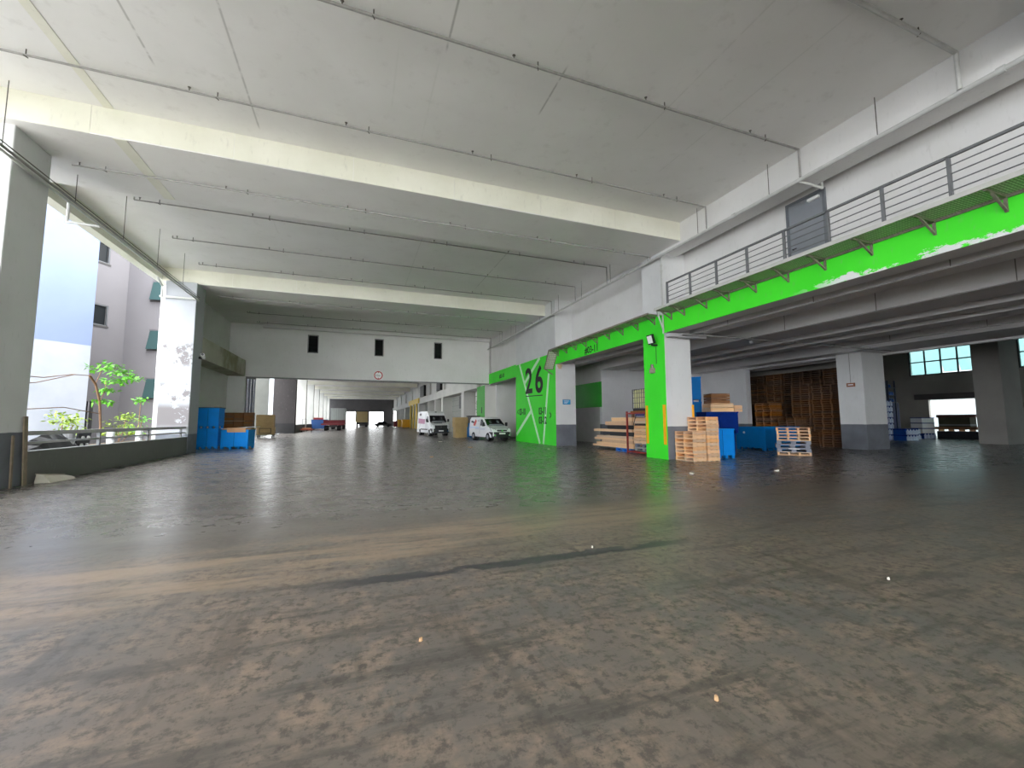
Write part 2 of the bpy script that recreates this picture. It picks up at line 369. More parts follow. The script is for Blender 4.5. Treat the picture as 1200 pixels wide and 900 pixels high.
b10 = struct('beam_green_far', MB().box(XR+.02, 12.23, 30.5, 37.65, 4.98, 5.95), BAYC, 'green beam lettered #03-10 beside the cross wall'); obj('green_face', MB().box(XR+.008, XR+.02, 30.5, 37.65, 4.98, 5.95), GREEN, b10)
struct('floor_upper', MB().box(12.23, 27, Y0, 38, 5.7, 5.85), BAYC, 'upper slab roofing the right bay')
bays = [(13.0, 13.6), (15.9, 17.4), (18.4, 19.2), (20.0, 21.0), (23.9, 26.4)]
for i, (a, b) in enumerate(bays):
    tag(obj('bay_beam', MB().box(a, b, Y0, 25.2, 5.1, 5.72), BAYC), 'grey bay ceiling beam, %s from the green fascia' % ('first', 'second', 'third', 'fourth', 'fifth')[i], 'beam', kind='structure')
# ---- right bay walls
CORE = concrete('core wall white over grey', (214, 214, 216), (196, 196, 198), split=1.3)
struct('wall_core_back', MB().box(16.0, 25.2, 25.2, 25.5, 0, 5.7), CORE, 'white back wall of the bay behind the racks')
mb = MB().box(16.0, 16.3, 25.5, 38, 0, 5.7)
cs = struct('wall_core_side', mb, mat('pale grey cladding', (176, 176, 172), .6, .08, 2), 'tiled side wall with a broad green stripe')
obj('green_stripe', MB().box(15.985, 16.0, 25.2, 38, 2.5, 4.28), mat('deep green paint', (28, 170, 30), .5, .15, 1), cs)
obj('white_stripe', MB().box(15.985, 16.0, 25.2, 38, 4.28, 5.7), WHITE, cs)
struct('wall_store_front', MB().box(25.0, 25.4, 21.3, 25.2, 0, 5.7).box(25.0, 25.4, 15.3, 21.3, 4.98, 5.7), CORE, 'white wall around the dark pallet store opening')
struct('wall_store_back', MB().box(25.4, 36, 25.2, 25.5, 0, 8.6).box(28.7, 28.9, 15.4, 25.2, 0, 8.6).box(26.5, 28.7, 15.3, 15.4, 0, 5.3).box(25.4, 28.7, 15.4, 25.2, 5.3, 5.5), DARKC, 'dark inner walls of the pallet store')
for (x, y, d, lb) in ((24.7, 14.05, 1.25, 'white column with grey foot right of the pallet store'), (37.5, 13.75, 1.3, 'dim grey column in front of the far bay windows'), (24.7, .5, 1.25, 'bay column out of view to the right'), (37.5, .5, 1.3, 'far bay column out of view to the right')):
    tag(obj('column', MB().box(x, x+1.8 if x < 30 else x+2.2, y, y+d, 0, 5.72 if x < 30 else 8.62), COLW if x < 30 else DARKC, bevel=.02), lb, 'column', kind='structure')
struct('wall_bay_drop', MB().box(26.4, 26.7, Y0, 25.2, 5.0, 8.6), BAYC, 'dropped beam face where the bay roof steps up')
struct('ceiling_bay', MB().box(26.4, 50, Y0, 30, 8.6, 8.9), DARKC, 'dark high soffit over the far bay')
struct('wall_added_bay_rear', MB().box(13.1, 49, -14.3, -14, 0, 8.6), DARKC, 'unseen wall added behind the camera to cut rear light in the bays')  # added out of view to keep rear light off the bay columns
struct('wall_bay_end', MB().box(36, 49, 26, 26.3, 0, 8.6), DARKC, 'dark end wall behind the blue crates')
# window wall of the far bay
XW = 49.0; wy = [(12.0, 16.9), (19.4, 23.9), (4.6, 9.5), (-2.8, 2.1)]; oy = [(12.2, 16.6), (19.6, 22.75), (4.8, 9.2), (-2.6, 1.8)]
ws = sorted(wy); os_ = sorted(oy); mb = MB()
mb.box(XW, XW+.3, Y0, 26.3, 3.32, 5.6); mb.box(XW, XW+.3, Y0, 26.3, 8.1, 8.6)
e = [Y0]+[v for q in ws for v in q]+[26.3]
for i in range(0, len(e), 2): mb.box(XW, XW+.3, e[i], e[i+1], 5.6, 8.1)
e = [Y0]+[v for q in os_ for v in q]+[26.3]
for i in range(0, len(e), 2): mb.box(XW, XW+.3, e[i], e[i+1], 0, 3.32)
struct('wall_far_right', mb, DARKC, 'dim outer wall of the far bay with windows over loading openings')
struct('trim_6', MB().box(XW-.35, XW, 17, 23.6, 3.35, 3.85), mat('shutter box grey', (84, 80, 82), .6, .1, 2), 'dark shutter box over the loading opening')
tg = NT('teal tinted window glass'); n = tg.n; tr = n.new('ShaderNodeBsdfTransparent'); tr.inputs[0].default_value = (.64, .84, .83, 1); gl = n.new('ShaderNodeBsdfGlossy'); gl.inputs['Roughness'].default_value = .05
mx = n.new('ShaderNodeMixShader'); mx.inputs[0].default_value = .08; tg.l.new(tr.outputs[0], mx.inputs[1]); tg.l.new(gl.outputs[0], mx.inputs[2]); tg.l.new(mx.outputs[0], n['Material Output'].inputs['Surface'])
FRAMEM = mat('dark window frame', (58, 60, 62), .5)
for i, (a, b) in enumerate(sorted(wy, reverse=True)):
    wd = empty('window_%d' % (i+4), (XW, (a+b)/2, 5.6)); tag(wd, ('teal-tinted eight-pane window high in the far bay', 'teal-tinted window behind the dim column at the right edge')[i] if i < 2 else 'teal-tinted far bay window out of view, bay %d' % i, 'window', kind='structure')
    W = (b-a)/4
    for k in range(5): obj('mullion', MB().box(-.02, .08, -(b-a)/2+k*W-.05, -(b-a)/2+k*W+.05, 0, 2.5), FRAMEM, wd)
    for z in (0, 1.2, 2.4): obj('transom', MB().box(-.02, .08, -(b-a)/2, (b-a)/2, z, z+.1), FRAMEM, wd)
    for k in range(4):
        for z in (.1, 1.3):
            if z < 1 and k in (0, 1): obj('pane', MB().slab([(-.05, -(b-a)/2+k*W+.05, z+1.1), (-.05, -(b-a)/2+(k+1)*W-.05, z+1.1), (.35, -(b-a)/2+(k+1)*W-.05, z+.1), (.35, -(b-a)/2+k*W+.05, z+.1)], .02), tg.m, wd)
            else: obj('pane', MB().box(.02, .04, -(b-a)/2+k*W+.05, -(b-a)/2+(k+1)*W-.05, z, z+1.1), tg.m, wd)
# ---- far hall beyond the cross wall
for i in range(1, 8):
    y = 50+12.5*i; big = (i == 1)
    tag(obj('column', MB().box(-10.3 if big else -9.9, XL, y, y+1.3, 0, Zb+.02), concrete('dark column tone', (66, 62, 63), (56, 53, 54), split=1.3, low=(44, 44, 46)) if big else FARW), 'far hall column on the left, %s beyond the opening%s' % (('first', 'second', 'third', 'fourth', 'fifth', 'sixth', 'seventh', 'eighth')[i], ', broad and dark' if big else ''), 'column', kind='structure')  # broad first column has a darker base colour than the others
    if i: struct('wall_left_far', MB().box(-8.0, XL-.02, y+1.3, min(y+12.5, YE), 0, 1.1), GREYW, 'far hall parapet after the %s column' % ('', 'second', 'third', 'fourth', 'fifth', 'sixth', 'seventh', 'eighth')[i])
struct('wall_left_screen', MB().box(-11.9, -10.4, 59.8, 60.1, -2, Zc), GREYW, 'white panel seen past the blue strip curtain')
struct('wall_far_end', MB().box(-9.5, -3.1, YE-.3, YE, 0, Zc).box(-3.1, 8.6, YE-.3, YE, 4.7, Zc).box(.9, 4.1, YE-.3, YE, 0, 4.7).box(8.6, XR+.4, YE-.3, YE, 0, Zc), concrete('dark end wall paint', (84, 82, 84), (70, 68, 70)), 'dark end wall of the far hall with two bright openings')
struct('wall_right_far', MB().box(13.0, 13.3, 41.8, YE, 0, 5.0).box(XR, 12.0, 41.8, YE, 4.95, 6.0).box(12.0, 12.4, 41.8, YE, 6.0, Zc), FARW, 'long white right wall of the far hall')
for i, (y, d) in enumerate(((39.0, 2.8), (47.5, 1.3), (60, 1.3), (66, 1.0), (72.5, 1.3), (85, 1.3), (97.5, 1.3), (110, 1.3), (122.5, 1.3), (135, 1.3))):
    o = tag(obj('column', MB().box(XR, 13.0, y, y+d, 0, 5.0).box(XR+.1, 12.1, y, y+1.0, 6.0, Zb), FARW), 'far hall pier on the right, number %d after the cross wall' % (i+1), 'column', kind='structure')
    if i == 0: o['label'] = 'green and white pier just past the cross wall on the right'; obj('green_panel', MB().box(XR-.012, XR, y, y+d, 0, 5.0), mat('mid green paint', (74, 172, 66), .55, .1, 2), o)

struct('wall_right_gap', MB().box(12.5, 16.0, 38.0, 38.3, 0, 5.7), WHITE, 'shaded wall behind the opening under the #03-10 beam')
struct('wall_right_soffit', MB().box(12.0, 13.3, 38.3, YE, 4.95, 5.2), FARW, 'soffit over the recessed far hall bays')
struct('added_upper_storeys', MB().box(-9.55, 12.8, Y0, YE, Zc+.4, 12).box(12.8, 50, Y0, YE, 9.25, 12), WHITE, 'unseen upper storeys added above the deck to cut sky light outside')  # unseen mass added so less sky reaches the neighbouring facades
# ---- outside: added bounce slab, neighbour building, planted ledge
YARD = mat('pale outdoor concrete', (196, 194, 188), .9, .12, .2)
struct('ground', MB().box(-150, 190, -150, 300, -9.4, -9), YARD, 'pale yard far below the deck')
struct('bounce_apron', MB().box(-30, 60, -70, Y0, -.35, 0), YARD, 'unseen pale concrete slab added behind the camera to bounce sky light')  # pale slab added out of view to bounce sky light onto the ceiling
def az(a): return Vector((math.sin(math.radians(a)), math.cos(math.radians(a)), 0))
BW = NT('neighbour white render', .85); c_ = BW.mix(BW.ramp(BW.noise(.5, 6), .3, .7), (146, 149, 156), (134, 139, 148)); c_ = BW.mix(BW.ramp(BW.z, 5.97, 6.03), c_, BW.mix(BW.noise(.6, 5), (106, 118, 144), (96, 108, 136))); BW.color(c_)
BG = mat('neighbour grey render', (112, 109, 111), .85, .06, .4)
nb = empty('neighbour_building', (-14.67, 31.3, -9)); tag(nb, 'tall pale building outside with a white blue wall and grey facade', 'building')
def wallseg(P, d, L, thick, z0, z1, holes=()):
    """upright wall from P along d, thickness to the left of d, with rectangular holes (s0, s1, z0, z1)"""
    mb = MB(); n = Vector((-d.y, d.x, 0))
    def blk(a, b, c, e):
        if b-a < .01 or e-c < .01: return
        q = [P+d*a, P+d*b, P+d*b+n*thick, P+d*a+n*thick]
        mb.add([(v.x, v.y, c) for v in q]+[(v.x, v.y, e) for v in q], [(3, 2, 1, 0), (4, 5, 6, 7), (0, 1, 5, 4), (1, 2, 6, 5), (2, 3, 7, 6), (3, 0, 4, 7)])
    hs = sorted(holes, key=lambda h: h[2]); z = z0
    for s0, s1, a, b in hs:
        blk(0, L, z, a); blk(0, s0, a, b); blk(s1, L, a, b); z = b
    blk(0, L, z, z1); return mb
inv = Matrix.Translation((14.67, -31.3, 9))
def nbp(name, mb, mt, par=nb):
    o = obj(name, mb, mt, par)
    if par == nb: o.matrix_parent_inverse = inv
    return o
P0 = Vector((-14.67, 31.3, 0)); d0 = az(42.5); Pm = P0-d0*45
nbp('white_wall', wallseg(Pm, d0, 45, 6, -9, 17.5), BW.m)  # runs on out of view, lengthened to block sky light
P1 = Vector((-16.17, 34.5, 0)); d1 = az(29.5); Ps = P1-d1*1.5
hA = [(1.2, 2.32, 7.9, 9.3), (1.2, 2.18, 12.1, 13.5), (.6, 1.9, .8, 2.9)]
nbp('grey_wall', wallseg(Ps, d1, 3.42, .3, -9, 17.5, hA), BG)
PF = Vector((-15.23, 36.17, 0)); d2 = az(98)
hB = [(1.45, 2.6, 3.2, 4.6), (1.45, 2.6, 6.6, 8.0), (1.45, 2.6, 10.1, 11.5)]
nbp('grey_wall', wallseg(PF, d2, 4.6, .3, -9, 17.5, hB), BG)
nbp('wall_back', MB().box(-24, -10.7, 38.2, 46, -9, 17.5), BG)
fb = obj('added_far_block', MB().box(-40, -22, 62, 175, -9, 17.5), mat('far block render', (172, 176, 182), .9, .08, .1)); tag(fb, 'pale block added outside the far hall columns to cut sky light', 'building')  # block added to hold back sky light from the far hall
rb = obj('right_block', MB().box(66, 80, -30, 60, -9, 17.5), mat('right block render', (150, 158, 160), .9, .15, .1)); tag(rb, 'pale block outside the far bay windows', 'building')
def win(P, d, h, open_=False):
    n = Vector((-d.y, d.x, 0)); s0, s1, a, b = h
    q = lambda s, z, o: P+d*s+n*o+Vector((0, 0, z))
    f = MB()
    for (u0, u1, v0, v1) in ((s0, s0+.07, a, b), (s1-.07, s1, a, b), (s0, s1, a, a+.07), (s0, s1, b-.07, b)):
        f.slab([q(u0, v0, .08), q(u1, v0, .08), q(u1, v1, .08), q(u0, v1, .08)], .06)
    wf = nbp('window', f, mat('window frame grey', (96, 98, 100), .5))
    if open_: pn = [q(s0+.05, a-.02, -.32), q(s1-.05, a-.02, -.32), q(s1-.05, b-.07, .05), q(s0+.05, b-.07, .05)]
    else: pn = [q(s0+.07, a+.07, .16), q(s1-.07, a+.07, .16), q(s1-.07, b-.07, .16), q(s0+.07, b-.07, .16)]
    g = obj('pane', MB().slab(pn, .015), mat('green grey glass' if open_ else 'dark grey glass', (52, 72, 72) if open_ else (30, 33, 35), .3, spec=.15), wf); g.matrix_parent_inverse = Matrix.Identity(4)
    sl = obj('sill', MB().slab([q(s0-.05, a-.1, -.06), q(s1+.05, a-.1, -.06), q(s1+.05, a, -.06), q(s0-.05, a, -.06)], -.1), mat('dark sill', (70, 68, 66), .7), wf); sl.matrix_parent_inverse = Matrix.Identity(4)
for h in hA[:2]: win(Ps, d1, h)
for h in hB: win(PF, d2, h, True)
nbp('recess_shade_sheet', MB().slab([Ps+d1*.4-Vector((d1.y, -d1.x, 0))*.9+Vector((0, 0, .5)), Ps+d1*2.2-Vector((d1.y, -d1.x, 0))*.9+Vector((0, 0, .5)), Ps+d1*2.2-Vector((d1.y, -d1.x, 0))*.9+Vector((0, 0, 3.1)), Ps+d1*.4-Vector((d1.y, -d1.x, 0))*.9+Vector((0, 0, 3.1))], .05), BLACK)  # black sheet behind the opening stands for the shade inside
# planted ledge just outside the parapet
SOIL = mat('soil', (92, 78, 58), .95, .35, 6)
struct('planter_ledge', MB().box(-12.6, -9.35, 8, 26, -.35, .45).box(-12.6, -9.65, 26, 36, -.35, .45), SOIL, 'planted ledge just outside the parapet')
LEAF = mat('young green leaves', (112, 190, 60), .5, .35, 4, spec=.3); LEAF2 = mat('yellow green leaves', (158, 186, 74), .55, .35, 5, spec=.3); TWIG = mat('brown twig', (128, 98, 74), .8, .2, 8)
def leaves(spots, n, size, flat=.5):
    mb = MB()
    for _ in range(n):
        c, r = random.choice(spots); a = random.uniform(0, 6.28); b = random.uniform(-.5, 1); rr = r*random.random()**.45
        p = Vector((c[0]+rr*math.cos(a)*math.sqrt(1-b*b*.5), c[1]+rr*math.sin(a)*math.sqrt(1-b*b*.5), c[2]+rr*b*flat))
        L = size*random.uniform(.6, 1.3); d = Vector((random.uniform(-1, 1), random.uniform(-1, 1), random.uniform(-.9, .3))).normalized(); s = d.cross(Vector((random.uniform(-.4, .4), random.uniform(-.4, .4), 1))).normalized(); nn = s.cross(d)
        mb.add([p, p+d*L*.4+s*L*.28+nn*L*.05, p+d*L, p+d*L*.4-s*L*.28+nn*L*.05, p+d*L*.45-nn*L*.06], [(0, 1, 4), (1, 2, 4), (2, 3, 4), (3, 0, 4)])
    return mb
tr = empty('young_tree', (-10, 22.4, .45)); tag(tr, 'young leafy tree growing outside above the rail', 'tree'); ti = Matrix.Translation((10, -22.4, -.45))
b = MB(); b.tube([(-10, 22.4, .45), (-10, 22.45, 1.4), (-9.98, 22.2, 2.4), (-10, 21.85, 3.1), (-10.02, 21.45, 3.4)], .045, 6)
for q in ([(-9.98, 22.2, 2.4), (-10, 22.6, 2.9), (-10.1, 22.8, 3.3)], [(-10, 21.85, 3.1), (-10.05, 22.3, 3.7), (-10, 23.4, 3.95), (-9.9, 24.6, 3.6)], [(-10, 21.45, 3.4), (-10.1, 20.5, 3.35), (-10.2, 19.2, 3.1), (-10.3, 17.5, 3.05)], [(-10, 20.5, 3.35), (-10.3, 19, 2.9), (-10.4, 17.2, 2.7)], [(-10, 22.3, 1.9), (-10.1, 20.2, 2.1), (-10.3, 18.0, 1.95)]): b.tube([Vector(v) for v in q], .016, 5)
o = obj('trunk', b, TWIG, tr); o.matrix_parent_inverse = ti
o = obj('foliage', leaves([((-10, 22.2, 3.75), .45), ((-10, 23, 3.95), .5), ((-10, 23.8, 3.75), .5), ((-9.95, 24.6, 3.55), .45), ((-10, 23.2, 3.3), .4), ((-10, 22.8, 2.9), .35), ((-10, 22.5, 2.4), .35)], 330, .22, .45), LEAF, tr, fix=False); o.matrix_parent_inverse = ti; o['kind'] = 'stuff'
for i, (x, y, z, sp, n, mt, lb) in enumerate(((-10.9, 21.6, .45, [((0, .2, 1.2), .5), ((0, .9, 1.0), .5), ((.1, .5, .6), .5)], 260, LEAF2, 'bushy yellow green shrub at the foot of the young tree'),
        (-10.3, 24.6, .45, [((0, 0, .7), .7), ((0, 1.0, .6), .6), ((0, .6, 1.3), .35)], 260, LEAF2, 'low yellow green shrub right of the young tree'),
        (-10.6, 27.0, .45, [((0, 0, .6), .6), ((0, .6, 1.2), .4), ((0, .3, 2.2), .3)], 170, LEAF, 'straggly green shrub in front of the flaking column'),
        (-10.6, 16.6, .45, [((0, 0, .5), .4), ((-.4, .6, .5), .4)], 110, LEAF2, 'small shrub behind the black heap by the near column'))):
    s = empty('shrub', (x, y, z)); tag(s, lb, 'shrub')
    b = MB()
    for c, r in sp: b.tube([Vector((0, 0, 0)), Vector(c)*.5+Vector((.05, 0, 0)), Vector(c)], .02, 5)
    obj('stem', b, TWIG, s); f = obj('foliage', leaves(sp, n, .17, .8), mt, s, fix=False); f['kind'] = 'stuff'
BOL = mat('white plastic', (238, 240, 240), .45)
for i, (y, lb) in enumerate(((22.14, 'nearest'), (24.55, 'second'), (27.02, 'third'), (29.62, 'farthest'))):
    s = empty('bollard', (-9.5 if y < 26 else -9.8, y, .45)); tag(s, lb+' of the stubby white posts behind the rail', 'post', 'white posts behind the rail')
    obj('shaft', MB().cyl((0, 0, 0), (0, 0, .68), .13, 14), BOL, s, smooth=False); obj('cap', MB().cyl((0, 0, .68), (0, 0, .78), .14, 14, .09), BOL, s); obj('collar', MB().cyl((0, 0, .38), (0, 0, .42), .137, 14), mat('grey collar', (150, 152, 160), .5), s)
bh = empty('black_sheet_heap', (-9.7, 18.6, .45)); tag(bh, 'heap of black sheeting with a grey bucket behind the rail', 'sheeting')
mb = MB(); G = []
for i in range(9):
    for j in range(5):
        u = i/8; v = j/4; G.append(((v-.5)*.8, (u-.5)*2.5, max(0, math.sin(math.pi*v))*(.25+.5*min(1, u*2.2))*(1 if u < .95 else .7)+random.uniform(-.04, .04)))
mb.add(G, [(i*5+j, (i+1)*5+j, (i+1)*5+j+1, i*5+j+1) for i in range(8) for j in range(4)])
obj('sheet', mb, BLACK, bh, fix=False); obj('bucket', MB().cyl((.1, .95, .1), (.1, .95, .8), .17, 14, .2), mat('grey bucket', (150, 152, 154), .5), bh)
tray = empty('perforated_tray', (-9.55, 20.35, .45)); tag(tray, 'black tray with four white holes leaning behind the rail', 'tray')
obj('board', MB().obox((0, 0, .38), (.05, .8, .76), ry=.12), BLACK, tray)
for a in (-.18, .16):
    for z in (.25, .52): obj('hole', MB().cyl((.02+z*.1, a, z), (.06+z*.1, a, z+.004), .07, 10), SIGNW, tray)

# ================================================================== walkway with railing
wk = empty('walkway', (11.25, 5.5, 5.85)); tag(wk, 'steel grating walkway with railing bracketed above the green beam', 'walkway')
wi = Matrix.Translation((-11.25, -5.5, -5.85))
def wp(name, mb, mt, par=wk, **k):
    o = obj(name, mb, mt, par, **k); o.matrix_parent_inverse = wi if par == wk else Matrix.Identity(4); return o
GRATE = NT('galvanised grating', .6); k_ = GRATE.n.new('ShaderNodeTexBrick'); k_.inputs['Scale'].default_value = 1; k_.inputs['Brick Width'].default_value = .1; k_.inputs['Row Height'].default_value = .05; k_.inputs['Mortar Size'].default_value = .012; k_.offset = 0
k_.inputs['Color1'].default_value = lin((220, 219, 206)); k_.inputs['Color2'].default_value = lin((208, 207, 192)); k_.inputs['Mortar'].default_value = lin((150, 150, 138)); GRATE.l.new(GRATE.co, k_.inputs['Vector']); GRATE.color(k_.outputs['Color'])
RUST = mat('weathered bracket steel', (132, 124, 112), .6, .3, 12)
wp('deck', MB().box(10.85, XR, -8, 13.2, 5.84, 5.87), GRATE.m)
wp('edge_angle', MB().box(10.82, 10.85, -8, 13.2, 5.82, 5.92), mat('edge steel', (196, 196, 190), .5, .1, 4))
wp('wall_angle', MB().box(XR-.05, XR, -8, 13.2, 5.78, 5.84), RUST)
ys = [3.95-1.09*i for i in range(1, 8)]+[3.95, 5.02, 6.2, 7.28, 8.3, 9.35, 10.37, 11.33, 12.41, 13.1]
def bracket(y, x0, zt, drop, par_fn):
    b = MB(); b.bar((x0, y, zt-.02), (XR, y, zt-.02), .05, .05); b.bar((XR-.025, y, zt), (XR-.025, y, zt-drop), .05, .05); b.bar((x0+.22, y, zt-.03), (XR-.03, y, zt-drop+.03), .04, .04)
    par_fn('bracket', b, RUST)
for y in ys: bracket(y, 10.87, 5.84, .33, wp)
rl = empty('railing', parent=wk); rl.matrix_parent_inverse = wi
pys = [12.45, 11.3, 10.15, 9.0, 7.83, 6.68, 5.53, 4.4, 3.1, 1.9, .7, -.5, -1.7, -2.9, -4.1]
for y in pys: wp('post', MB().box(10.83, 10.90, y-.025, y+.025, 5.86, 6.74), STEEL, rl)
wp('top_rail', MB().box(10.83, 10.89, -4.2, 12.47, 6.70, 6.75), STEEL, rl)
for z in (6.03, 6.20, 6.37, 6.54): wp('bar', MB().cyl((10.86, -4.1, z), (10.86, 12.45, z), .013, 6), STEEL, rl)
# lower cable platform past the green column, ending in a hanging section
ck = empty('cable_platform', (11.25, 18, 5.85)); tag(ck, 'narrow bracketed grating running past the lettering #03-11 to the number pier', 'walkway'); ci = Matrix.Translation((-11.25, -18, -5.85))
def cp(name, mb, mt, par=ck, **k):
    o = obj(name, mb, mt, par, **k); o.matrix_parent_inverse = ci; return o
cp('deck', MB().box(11.0, XR-.02, 13.75, 23.2, 5.84, 5.87), GRATE.m); cp('edge_angle', MB().box(10.97, 11.0, 13.75, 23.2, 5.82, 5.90), RUST)
for i in range(9): bracket(14.1+1.12*i, 11.0, 5.84, .33, cp)
pa, pb = Vector((11.0, 23.2, 5.86)), Vector((11.0, 23.85, 4.85))
for i in range(2):
    a = pa.lerp(pb, i/2); c = pa.lerp(pb, (i+1)/2)
    cp('hanging_panel', MB().slab([a, a+Vector((.6, 0, 0)), c+Vector((.6, 0, -.04)), c+Vector((0, 0, -.04))], .03), GRATE.m)
for x in (11.0, 11.6): cp('side_bar', MB().bar((x, 23.18, 5.86), (x, 23.86, 4.78), .04, .06), RUST)
cp('end_bracket', MB().bar((11.0, 23.86, 4.8), (11.6, 23.86, 4.8), .05, .05).bar((11.05, 23.86, 4.78), (11.58, 23.86, 4.45), .04, .04), RUST)
# ---- upper door
dr = empty('door_1', (12.8, 8.47, 5.87)); tag(dr, 'grey steel door in the white wall behind the walkway rail', 'door', kind='structure')
DOORM = mat('grey door paint', (132, 136, 142), .5, .08, 2)
obj('leaf', MB().box(-.04, .0, -.52, .52, 0, 2.44), DOORM, dr)
obj('frame', MB().box(-.07, .0, -.60, -.52, 0, 2.52).box(-.07, .0, .52, .60, 0, 2.52).box(-.07, 0, -.52, .52, 2.44, 2.52), mat('door frame grey', (104, 108, 114), .5), dr)
obj('closer', MB().box(-.12, -.04, -.45, -.12, 2.28, 2.36), SIGNW, dr)
obj('handle', MB().cyl((-.1, .43, 1.0), (-.1, .30, 1.0), .015).cyl((-.04, .43, 1.0), (-.1, .43, 1.0), .015), BLACK, dr)

# ================================================================== pipes overhead
names = {4.35: 'nearest sprinkler branch pipe, at the top right of the ceiling', 7.65: 'second sprinkler branch pipe overhead, crossing the top of the ceiling', 11.0: 'sprinkler branch pipe just before the wide near beam', 14.05: 'sprinkler branch pipe slung under the wide near beam', 17.3: 'sprinkler branch pipe just past the wide near beam', 20.5: 'sprinkler branch pipe midway between the two beams', 23.6: 'sprinkler branch pipe just before the second beam', 26.7: 'sprinkler branch pipe under the second beam', 29.9: 'sprinkler branch pipe just past the second beam', 33.2: 'sprinkler branch pipe nearest the cross wall', 36.3: 'sprinkler branch pipe along the top of the cross wall'}
for y, lb in names.items():
    z = (8.4 if y in (14.05, 26.7) else 9.1); s = empty('sprinkler_pipe', (0, y, z)); tag(s, lb, 'pipe', 'sprinkler branch pipes')
    r = .045 if y < 6 else .03 if y < 9 else .024
    obj('pipe', MB().tube([Vector((-7.3, 0, 0)), Vector((11.42, 0, 0)), Vector((11.42, 0, 8.29-z))] if z > 8.5 else [Vector((-7.3, 0, 0)), Vector((11.42, 0, 0)), Vector((11.42, 0, -.1))], r, 8), PIPE if y < 6 else PIPED, s)
    top = (Zc if z > 8.5 else Zb)-z
    for k in range(6):
        x = -6.6+3.35*k
        obj('hanger', MB().cyl((x, 0, 0), (x, 0, top), .012, 6).cyl((x-.02, -.035, -.03), (x+.02, .035, -.03), .012, 6), RODM, s)
        obj('sprinkler_head', MB().cyl((x-.55, 0, 0), (x-.55, 0, .1), .014, 6).cyl((x-.55, 0, .1), (x-.55, 0, .105), .035, 8), RODM, s)
    if z > 8.5: obj('end_elbow', MB().cyl((-7.3, 0, -.0), (-7.3, 0, .1), .024, 6), PIPED, s)
mp = empty('main_pipe', (11.42, 10, 8.22)); tag(mp, 'long white main pipe hung along the right beam', 'pipe')
obj('pipe', MB().cyl((0, -18.5, 0), (0, 27.4, 0), .055, 12), PIPE, mp, smooth=False)
obj('conduit', MB().cyl((.08, -18.5, .09), (.08, 27.4, .09), .018, 6), PIPED, mp)
for k in range(16): obj('hanger', MB().cyl((0, -15.4+2.8*k, 0), (0, -15.4+2.8*k, 1.01 if -15.4+2.8*k not in () else 0), .010, 6), RODM, mp)
for k in range(7): obj('coupling', MB().cyl((0, -12.4+6.1*k, 0), (0, -12.28+6.1*k, 0), .075, 12), PIPE, mp)
obj('branch', MB().tube([Vector((0, -2.3, -.03)), Vector((.95, -2.3, -.03)), Vector((.95, -2.3, .14))], .04, 10), PIPE, mp)
lp = empty('edge_pipe', (-7.55, 15, 7.68)); tag(lp, 'grey main pipe hung along the open left edge', 'pipe')
obj('pipe', MB().cyl((0, -20, 0), (0, 9.75, 0), .032, 12), PIPED, lp); obj('conduit', MB().cyl((.03, -20, .09), (.03, 9.7, .07), .014, 6), RODM, lp)
obj('white_conduit', MB().cyl((-.02, -20, -.09), (-.02, 9.75, -.09), .034, 8), PIPE, lp)
for k in range(9): obj('hanger', MB().cyl((0, -13.2+2.6*k, 0), (0, -13.2+2.6*k, 8.5-7.68 if abs(-13.2+2.6*k+15-14) < 1.55 or abs(-13.2+2.6*k+15-1.5) < 1.5 else Zc-7.68), .010, 6), RODM, lp)
obj('drain_loop', MB().tube([Vector((-.86, 1.2, .62)), Vector((-.86, 1.2, -.06)), Vector((-.06, 1.2, -.08))], .04, 8), PIPE, lp)
cx = empty('column_pipe', (-8.3, 24.7, 7.66)); tag(cx, 'short white pipe across the top of the flaking column', 'pipe')
obj('pipe', MB().cyl((-.85, 0, 0), (.72, 0, 0), .055, 10), PIPE, cx); obj('elbow', MB().tube([Vector((-.75, -.05, 0)), Vector((-.75, -.05, .5)), Vector((-.75, -.6, .75))], .045, 8), PIPE, cx)
rp = empty('riser_pipe', (11.55, 13.55, 5.0)); tag(rp, 'white riser pipe at the corner of the green column', 'pipe')
obj('pipe', MB().tube([Vector((0, 0, .05)), Vector((0, 0, .85)), Vector((0, 0, 3.2))], .035, 8), PIPE, rp); obj('brace', MB().tube([Vector((-.02, -.02, .2)), Vector((-.35, -.08, .9))], .03, 8), PIPE, rp)
tg2 = empty('cable_trunking', (11.65, 13.4, 4.9)); tag(tg2, 'grey cable trunking box reaching from the column into the bay', 'trunking'); obj('channel', MB().box(0, 1.85, -.14, .14, 0, .12), mat('trunking grey', (176, 176, 178), .5), tg2); obj('lid', MB().box(0, 1.85, -.15, .15, .12, .135), mat('trunking lid', (188, 188, 190), .5), tg2)
obj('joint', MB().cyl((0, 0, 2.6), (0, 0, 2.68), .055, 8).cyl((0, 0, 2.85), (0, 0, 2.9), .055, 8), PIPE, rp)
